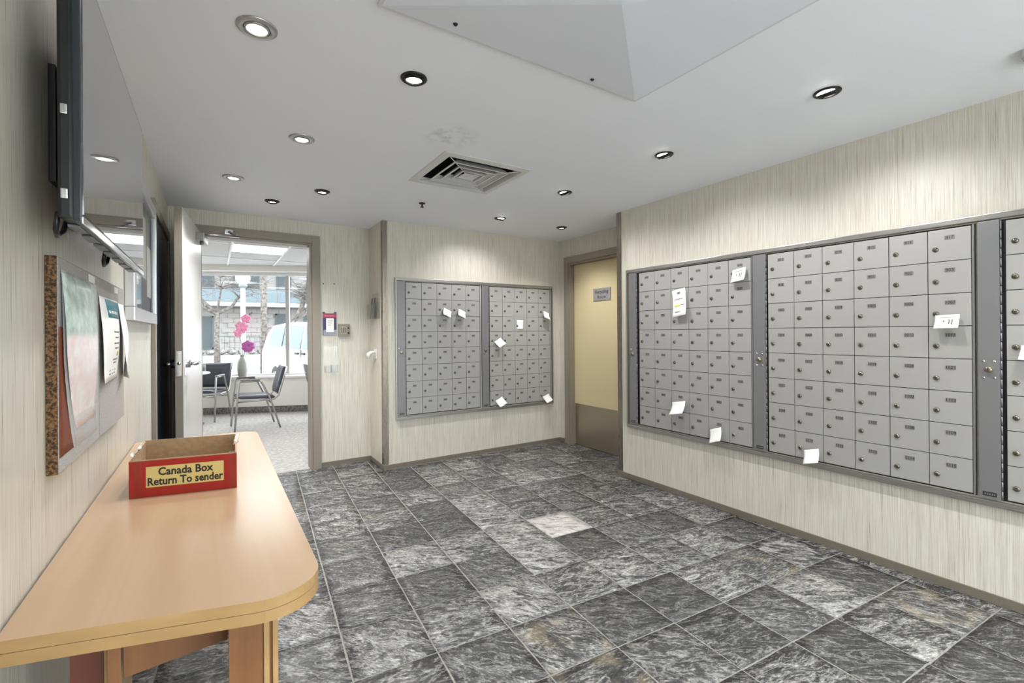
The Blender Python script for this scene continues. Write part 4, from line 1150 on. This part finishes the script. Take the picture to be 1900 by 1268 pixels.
def armchair(label, loc, rz):
    """faces local -y"""
    root = thing('armchair', label, 'chair', loc, rz, 'lobby armchairs')
    obj('seat', pad(0.44, 0.44, 0.045, T((0, -0.01, 0.415)) @ RX(-0.05)), VINYL, root)
    obj('backrest', pad(0.44, 0.36, 0.04, T((0, 0.285, 0.625)) @ RX(PI / 2 - 0.24)), VINYL, root)
    r = 0.0115
    for s in (-1, 1):
        x = s * 0.245
        bm = bmesh.new(); tube(bm, [(x, -0.255, 0.006), (x, -0.225, 0.40), (x, -0.205, 0.62), (x, -0.195, 0.632)], r, 8); obj('leg', bm, TUBEM, root)
        bm = bmesh.new(); tube(bm, [(x, 0.03, 0.632), (x, 0.045, 0.62), (x, 0.15, 0.385), (x, 0.262, 0.006)], r, 8); obj('leg', bm, TUBEM, root)
        bm = bmesh.new(); tube(bm, [(x, -0.195, 0.632), (x, 0.03, 0.632)], r, 8); box(bm, x - 0.018, x + 0.018, -0.19, 0.03, 0.640, 0.658, mi=1, bev=0.005)
        obj('armrest', bm, mats=[TUBEM, VINYL], parent=root)
        bm = bmesh.new(); tube(bm, [(x * 0.94, -0.215, 0.375), (x * 0.94, 0.19, 0.385), (x * 0.94, 0.245, 0.43), (x * 0.94, 0.345, 0.80)], r, 8); obj('seat_rail', bm, TUBEM, root)
    bm = bmesh.new(); tube(bm, [(-0.245, -0.228, 0.36), (0.245, -0.228, 0.36)], 0.009, 8); tube(bm, [(-0.245, 0.165, 0.335), (0.245, 0.165, 0.335)], 0.009, 8); obj('crossbar', bm, TUBEM, root)
    return root
armchair('dark blue steel armchair turned sideways below the orchid vase', (0.47, 7.02, 0), -PI / 2 + 0.05)
armchair('dark blue steel armchair half hidden by the open door, facing the doorway', (-0.10, 8.02, 0), -0.42)
armchair('dark blue steel armchair mostly hidden by the door jamb', (1.43, 7.0, 0), PI / 2)

root = thing('side_table', 'white round side table half hidden by the open door', 'side table', (-0.30, 7.70, 0))
bm = bmesh.new(); lathe(bm, [(0, 0.69), (0.265, 0.69), (0.275, 0.697), (0.275, 0.708), (0.265, 0.715), (0, 0.715)], 36); obj('table_top', bm, WHITE, root)
bm = bmesh.new(); tube(bm, [(0, 0, 0.02), (0, 0, 0.69)], 0.025, 12); obj('pedestal', bm, CHROME, root)
bm = bmesh.new(); lathe(bm, [(0, 0), (0.2, 0), (0.2, 0.012), (0.03, 0.03), (0, 0.03)], 28); obj('base', bm, CHROME, root)
root = thing('glass_jar', 'small clear glass jar standing on the round side table', 'jar', (-0.115, 7.66, 0.7155))
bm = bmesh.new(); lathe(bm, [(0, 0), (0.035, 0), (0.038, 0.01), (0.038, 0.1), (0.034, 0.115), (0.034, 0.004), (0, 0.004)], 20); obj('jar_body', bm, ACRYL, root)
bm = bmesh.new(); lathe(bm, [(0, 0.112), (0.036, 0.112), (0.036, 0.128), (0, 0.13)], 20); obj('lid', bm, CHROME, root)

# orchid in a vase on the window ledge
vx, vy = 0.392, 8.40
root = thing('orchid_vase', 'frosted white vase with a pink and a magenta orchid on the window ledge', 'vase', (vx, vy, 0.5725))
FROST = mat('frosted_vase', srgb(150, 150, 144), 0.3)
bm = bmesh.new(); lathe(bm, [(0, 0), (0.052, 0), (0.066, 0.02), (0.073, 0.10), (0.070, 0.20), (0.052, 0.262), (0.030, 0.292), (0.030, 0.33), (0.034, 0.338), (0.027, 0.338), (0.025, 0.29), (0, 0.28)], 28); obj('vase', bm, FROST, root)
PINK = mat('orchid_pink', srgb(236, 150, 184), 0.5); MAG = mat('orchid_magenta', srgb(176, 92, 160), 0.5); STEM = mat('orchid_stem', srgb(120, 132, 92), 0.6)
stem_pts = [(0, 0, 0.28), (0.0, -0.01, 0.45), (-0.03, -0.02, 0.62), (-0.02, -0.02, 0.76), (0.05, -0.02, 0.90), (0.11, -0.02, 0.97)]
bm = bmesh.new(); tube(bm, stem_pts, 0.004, 6); tube(bm, [(0, 0, 0.28), (0.04, -0.03, 0.40), (0.07, -0.05, 0.45)], 0.004, 6); st_ = obj('stem', bm, STEM, root)
def flower(c, r, m, seed, petals=5, layers=1):
    rg = random.Random(seed); bm = bmesh.new()
    for L in range(layers):
        for k in range(petals):
            a = 2 * PI * k / petals + rg.uniform(-0.15, 0.15) + L * 0.6
            rr = r * (1 - 0.25 * L)
            wv = rg.uniform(0.5, 0.65)
            def fn(u, v):
                w = math.sin(PI * (0.12 + 0.83 * v)) * wv * rr
                p = Vector(((u - 0.5) * 2 * w, -0.18 * rr * math.cos(PI * (u - 0.5)) - 0.3 * rr * v * (0.4 + 0.5 * L), rr * v))
                return RY(a) @ p + Vector(c)
            sheet(bm, fn, 4, 4, 0.0015)
    lathe(bm, [(0, -0.1 * r), (0.16 * r, 0), (0, 0.16 * r)], 8, c, 1)
    obj('flower', bm, mats=[m, mat('orchid_heart', srgb(120, 40, 90), 0.5)], parent=root)
for i, (c, r) in enumerate((((0.05, -0.04, 0.90), 0.075), ((-0.03, -0.05, 0.79), 0.07), ((0.025, -0.05, 0.77), 0.065), ((-0.055, -0.05, 0.68), 0.065), ((0.0, -0.05, 0.72), 0.055))): flower(c, r, PINK, i)
flower((0.075, -0.06, 0.47), 0.095, MAG, 11, 7, 3)
for i, c in enumerate(((0.105, -0.02, 0.975), (0.13, -0.02, 0.995))):
    bm = bmesh.new(); lathe(bm, [(0, -0.02), (0.013, 0), (0, 0.022)], 10, c); obj('bud', bm, mat('bud_dark', srgb(92, 78, 84), 0.6), root)

# ------------------------------------------------------------------ outdoors
bm = bmesh.new(); prism(bm, [(-45, 28.5), (-45, 9.4), (-2.9, 9.98), (4.2, 7.1), (60, 2.0), (60, 60), (-45, 60)], -0.3, -0.2)
struct(obj('ground', bm, speckle('pale_pavement', srgb(150, 150, 150), srgb(172, 172, 172), 1.5, 0.9, 0.2)))
bm = bmesh.new(); prism(bm, [(-30, -35), (30, -35), (30, -1.85), (-30, -1.85)], -0.3, -0.2)
struct(obj('ground_bounce', bm, speckle('pale_bounce_ground', srgb(200, 200, 198), srgb(222, 222, 220), 1.5, 0.9, 0.2)))  # unseen ground, made pale to bounce daylight onto the ceiling
GZ = -0.2
# apartment block across the street
BY = 26.0
root = thing('apartment_block', 'pale low apartment block with glass balconies across the street', 'building', (0, BY, GZ))
BRICK = mat('pale_block', srgb(136, 132, 129), 0.9); CONC = mat('concrete', srgb(140, 138, 137), 0.9); BGL = mat('far_glass', srgb(66, 74, 78), 0.4, 0.0, 0.3)
bm = bmesh.new(); box(bm, -14, 16, 1.8, 7, 0, 11.0); obj('wall', bm, CONC, root)
BALG = mat('balcony_glass', srgb(98, 110, 116), 0.55, 0.0, 0.2); POSTG = mat('post_grey', srgb(100, 104, 106), 0.5); FARF = mat('far_frame', srgb(62, 74, 76), 0.5)
for k, z in enumerate((2.80, 5.70, 8.60)):
    bm = bmesh.new(); box(bm, -14, 16, -0.15, 1.8, z, z + 0.20, bev=0.01); sl = obj('balcony_slab', bm, CONC, root)
    if z < 8:
        for i in range(24):
            x = -8.9 + i * 0.9
            bm = bmesh.new(); box(bm, x, x + 0.84, -0.12, -0.09, z + 0.22, z + 0.80); obj('glass_panel', bm, BALG, sl)
            bm = bmesh.new(); box(bm, x + 0.845, x + 0.895, -0.14, -0.07, z + 0.20, z + 0.82); obj('post', bm, POSTG, sl)
        bm = bmesh.new(); box(bm, -8.9, 12.7, -0.14, -0.06, z + 0.822, z + 0.86); obj('handrail', bm, POSTG, sl)
# block courses of the ground floor
bme = bmesh.new(); box(bme, 0.006, 0.494, -0.08, 0.0, 0.006, 0.234, bev=0.004)
bme2 = mesh_of(bme, [BRICK]); bme2.name = 'block'
WINS = ((-0.62, 0.06, 0.75, 2.35), (2.75, 3.35, 0.9, 2.5), (4.1, 4.7, 0.9, 2.5), (6.4, 7.4, 0.6, 2.5))
for r in range(11):
    for c in range(12):
        x = 0.4 + c * 0.5 + (0.25 if r % 2 else 0); z = 0.1 + r * 0.24
        if any(a - 0.45 < x < b_ and z0 - 0.2 < z < z1 for a, b_, z0, z1 in WINS): continue
        o = bpy.data.objects.new('block', bme2); COL.objects.link(o); o.parent = root; o.location = (x, 0.9, z)
bm = bmesh.new(); box(bm, -5.0, 6.7, 0.905, 1.79, 0.0, 2.79); obj('block_backing', bm, CONC, root)
for (x0, x1, z0, z1) in WINS:
    bm = bmesh.new(); yb = 0.80 if x0 < 6 else 1.69
    for b in ((x0, x1, yb, yb + 0.09, z0, z0 + 0.07), (x0, x1, yb, yb + 0.09, z1 - 0.07, z1), (x0, x0 + 0.07, yb, yb + 0.09, z0, z1), (x1 - 0.07, x1, yb, yb + 0.09, z0, z1)): box(bm, *b)
    f_ = obj('window', bm, FARF, root)
    bm = bmesh.new(); box(bm, x0 + 0.07, x1 - 0.07, yb + 0.04, yb + 0.08, z0 + 0.07, z1 - 0.07); obj('pane', bm, BGL, f_)
for (x0, x1) in ((-3.4, -1.9), (-0.9, 0.1), (0.9, 2.1), (2.9, 3.6), (4.4, 5.2), (6.0, 7.2), (8.0, 9.2)):
    for zb in (3.05, 5.95):
        bm = bmesh.new(); box(bm, x0, x1, 1.72, 1.799, zb, zb + 2.1); f_ = obj('window', bm, FARF, root)
        bm = bmesh.new(); box(bm, x0 + 0.08, x1 - 0.08, 1.70, 1.719, zb + 0.08, zb + 2.02); obj('pane', bm, BGL, f_)

# globe street lamp
root = thing('globe_lamp', 'white globe lamp on a pale post outside the window', 'street lamp', (0.71, 14.64, GZ))
bm = bmesh.new(); tube(bm, [(0, 0, 0), (0, 0, 2.72)], 0.062, 14); lathe(bm, [(0, 0), (0.14, 0), (0.14, 0.1), (0.07, 0.16), (0, 0.16)], 16); obj('post', bm, mat('lamp_post', srgb(150, 156, 158), 0.5), root)
bm = bmesh.new(); lathe(bm, [(0, 2.70), (0.09, 2.71), (0.11, 2.76), (0.09, 2.80), (0, 2.80)], 16); obj('collar', bm, POSTG, root)
bm = bmesh.new(); lathe(bm, [(0.18 * math.sin(PI * k / 14), 2.97 - 0.18 * math.cos(PI * k / 14)) for k in range(15)], 24); obj('globe', bm, mat('lamp_globe', srgb(250, 250, 248), 0.3), root)

# bare trees
BARK = speckle('bark', srgb(66, 61, 58), srgb(108, 101, 96), 14, 0.95, 0.6)
def tree(label, loc, forks, seed, r0, twigs=40, cat='tree'):
    rg = random.Random(seed)
    root = thing('bare_tree', label, cat, loc)
    bm = bmesh.new(); z0 = forks[0]
    tube(bm, [(0, 0, -0.02), (rg.uniform(-.03, .03), 0, z0 * 0.5), (0, 0, z0)], r0, 10, rr=[r0 * 1.25, r0, r0 * 0.92]); obj('trunk', bm, BARK, root)
    tips = []
    for (dx, dy, dz, k) in forks[1]:
        p0 = Vector((0, 0, z0 - 0.03)); p3 = Vector((dx, dy, z0 + dz))
        mid1 = p0.lerp(p3, 0.35) + Vector((dx * 0.15, 0, -dz * 0.06)); mid2 = p0.lerp(p3, 0.7) + Vector((rg.uniform(-.1, .1), rg.uniform(-.1, .1), rg.uniform(-.05, .1)))
        bm = bmesh.new(); tube(bm, [p0, mid1, mid2, p3], 0.05, 8, rr=[r0 * k, r0 * k * 0.85, r0 * k * 0.65, r0 * k * 0.35]); obj('branch', bm, BARK, root)
        tips += [mid2, p3, p3]
    bm = bmesh.new()
    for i in range(twigs):
        p = rg.choice(tips) + Vector((0, 0, rg.uniform(-0.05, 0.05)))
        d = Vector((rg.uniform(-1, 1), rg.uniform(-1, 1), rg.uniform(0.0, 0.9))).normalized() * rg.uniform(0.4, 1.2)
        q = p + d * 0.5 + Vector((rg.uniform(-.15, .15), rg.uniform(-.15, .15), 0)); e = p + d
        tube(bm, [p, q, e], 0.012, 5, rr=[0.014, 0.009, 0.004])
        for w in range(4):
            d2 = Vector((rg.uniform(-1, 1), rg.uniform(-1, 1), rg.uniform(-0.4, 0.7))) * 0.4
            tube(bm, [q.lerp(e, rg.random()), q.lerp(e, 0.5) + d2], 0.005, 4, rr=[0.008, 0.004])
    tw = obj('twigs', bm, BARK, root); tw['kind'] = 'stuff'
    return root
tree('bare tree with a low forked trunk left of the globe lamp', (0.16, 20.7, GZ), (2.25, [(-0.85, 0.1, 0.75, 0.8), (0.95, -0.1, 0.95, 0.7), (0.1, 0.3, 1.4, 0.45), (-1.1, 0.0, 2.0, 0.6)]), 3, 0.095, 90)
tree('tall straight-trunked mottled tree beside the white minivan', (1.40, 16.93, GZ), (3.5, [(-0.7, 0.2, 1.0, 0.6), (0.9, 0.1, 0.9, 0.6), (0.2, -0.4, 1.5, 0.5), (0.5, 0.3, 0.3, 0.3)]), 5, 0.10, 90)
tree('leaning bare tree behind the white minivan', (2.75, 20.6, GZ), (2.0, [(0.35, 0.0, 1.0, 0.8), (0.95, 0.1, 0.9, 0.6), (0.8, 0.2, 1.9, 0.5)]), 8, 0.10, 90)

# raised planting bed with stones
root = thing('raised_bed', 'low raised planting bed with a pale edge across the street', 'planter', (0, 0, GZ))
bm = bmesh.new(); box(bm, -4, 4.5, 21.7, 21.85, 0, 0.62, bev=0.01); obj('edging', bm, CONC, root)
bm = bmesh.new(); box(bm, -4, 4.5, 21.86, 24.3, 0, 0.62); obj('soil', bm, speckle('bed_soil', srgb(84, 80, 77), srgb(128, 124, 120), 5, 0.95, 0.5), root)
STONE = speckle('bed_stone', srgb(74, 72, 71), srgb(132, 129, 127), 6, 0.95, 0.5)
for i in range(26):
    rg = random.Random(100 + i)
    bm = bmesh.new(); bmesh.ops.create_icosphere(bm, subdivisions=2, radius=rg.uniform(0.10, 0.13))
    for v in bm.verts: v.co = Vector((v.co.x * 1.3 * rg.uniform(0.92, 1.08), v.co.y * rg.uniform(0.92, 1.08), v.co.z * 0.85 * rg.uniform(0.9, 1.1)))
    o = obj('bed_stone', bm, STONE); o.location = (-1.5 + (i % 13) * 0.36 + rg.uniform(-0.015, 0.015), 22.15 + (i // 13) * 0.5 + rg.uniform(-0.05, 0.05), GZ + 0.621 - min(v.co.z for v in o.data.vertices))
    o.rotation_euler = (0, 0, rg.uniform(-0.2, 0.2))
    tag(o, 'grey boulder on the raised planting bed across the street', 'stone', 'boulders of the planting bed')
# metal railing in front of the block wall
root = thing('metal_railing', 'thin dark metal railing in front of the pale block wall', 'railing', (0.2, 24.6, GZ))
bm = bmesh.new(); box(bm, 0, 5.6, -0.02, 0.02, 1.35, 1.39); box(bm, 0, 5.6, -0.02, 0.02, 0.42, 0.46); obj('rail', bm, FARF, root)
for i in range(28):
    bm = bmesh.new(); box(bm, 0.05 + i * 0.2, 0.07 + i * 0.2, -0.010, 0.010, 0.0, 1.35); obj('baluster', bm, FARF, root)

# parked white minivan, its tail towards the trees
def minivan(loc, rz):
    root = thing('minivan', 'white minivan parked outside the lobby window', 'car', loc, rz)
    CARW = mat('car_white', srgb(176, 176, 176), 0.25); CGL = mat('car_glass', srgb(120, 130, 136), 0.08); TYRE = mat('tyre', srgb(40, 40, 42), 0.8)
    # side profile (x = length, front at -2.4), top and bottom; lofted across the width
    prof = [(-2.40, 0.42), (-2.42, 0.62), (-2.36, 0.80), (-2.05, 0.93), (-1.45, 1.04), (-0.95, 1.38), (-0.55, 1.62), (0.2, 1.72), (1.2, 1.73), (2.0, 1.68), (2.30, 1.45), (2.42, 1.0), (2.42, 0.45), (2.30, 0.30), (-2.25, 0.28)]
    bm = bmesh.new()
    rows = []
    for y in (-0.93, -0.90, -0.70, 0.0, 0.70, 0.90, 0.93):
        row = []
        for (x, z) in prof:
            k = max(0.0, (z - 0.95) / 0.8)
            yy = y * (1 - 0.17 * k)
            s = 1.0 - 0.03 * (abs(y) / 0.93) ** 4
            row.append(bm.verts.new((x * s, yy, z - (0.03 * (abs(y) / 0.93) ** 6 if z > 1.3 else 0))))
        rows.append(row)
    n = len(prof)
    for a, b in zip(rows, rows[1:]):
        for i in range(n):
            f = bm.faces.new((a[i], a[(i + 1) % n], b[(i + 1) % n], b[i])); f.smooth = False
    bm.faces.new(rows[0]); bm.faces.new(rows[-1][::-1])
    obj('body', bm, CARW, root)
    def side_panel(name, pts, m, off):
        for s in (-1, 1):
            bm = bmesh.new(); vs = []; ws = []
            for (x, z) in pts:
                k = max(0.0, (z - 0.95) / 0.8); yy = 0.93 * (1 - 0.17 * k)
                vs.append(bm.verts.new((x, s * (yy + off), z))); ws.append(bm.verts.new((x, s * (yy - 0.01), z)))
            bm.faces.new(vs); bm.faces.new(ws[::-1])
            for i in range(len(pts)): bm.faces.new((vs[i], vs[(i + 1) % len(pts)], ws[(i + 1) % len(pts)], ws[i]))
            obj(name, bm, m, root)
    side_panel('side_window', [(-1.0, 1.10), (-0.62, 1.52), (-0.08, 1.62), (-0.05, 1.10)], CGL, 0.004)
    side_panel('side_window', [(0.05, 1.10), (0.03, 1.62), (1.05, 1.64), (1.08, 1.12)], CGL, 0.004)
    side_panel('side_window', [(1.16, 1.14), (1.14, 1.63), (1.92, 1.58), (2.02, 1.16)], CGL, 0.004)
    side_panel('door_seam', [(-0.01, 0.35), (-0.01, 1.08), (0.005, 1.08), (0.005, 0.35)], DARKM, 0.002)
    side_panel('door_handle', [(-0.26, 0.97), (-0.26, 1.01), (-0.08, 1.01), (-0.08, 0.97)], DARKM, 0.02)
    side_panel('door_handle', [(0.08, 0.97), (0.08, 1.01), (0.26, 1.01), (0.26, 0.97)], DARKM, 0.02)
    bm = bmesh.new(); prism(bm, [(-0.64, 0), (0.64, 0), (0.56, 0.62), (-0.56, 0.62)], 0, 0.008, M=T((-1.42, 0, 1.055)) @ RY(-0.62) @ RZ(-PI / 2)); obj('windscreen', bm, CGL, root)
    for (x) in (-1.5, 1.45):
        for s in (-1, 1):
            bm = bmesh.new(); lathe(bm, [(0, 0.10), (0.22, 0.10), (0.31, 0.085), (0.335, 0.05), (0.335, -0.10), (0, -0.10)], 22, M=T((x, s * 0.84, 0.335)) @ RX(-s * PI / 2)); w = obj('wheel', bm, TYRE, root)
            bm = bmesh.new(); lathe(bm, [(0, 0.108), (0.18, 0.112), (0.2, 0.1), (0, 0.1)], 18, M=T((x, s * 0.84, 0.335)) @ RX(-s * PI / 2)); obj('hub_cap', bm, CHROME, w)
    for s in (-1, 1):
        bm = bmesh.new(); box(bm, -0.98, -0.86, min(s * 0.93, s * 1.12), max(s * 0.93, s * 1.12), 1.08, 1.22, bev=0.02); obj('mirror', bm, CARW, root)
        bm = bmesh.new(); box(bm, -2.41, -2.2, min(s * 0.55, s * 0.9), max(s * 0.55, s * 0.9), 0.70, 0.82, bev=0.03); obj('headlamp', bm, ACRYL, root)
minivan((2.55, 11.65, GZ), math.radians(104))
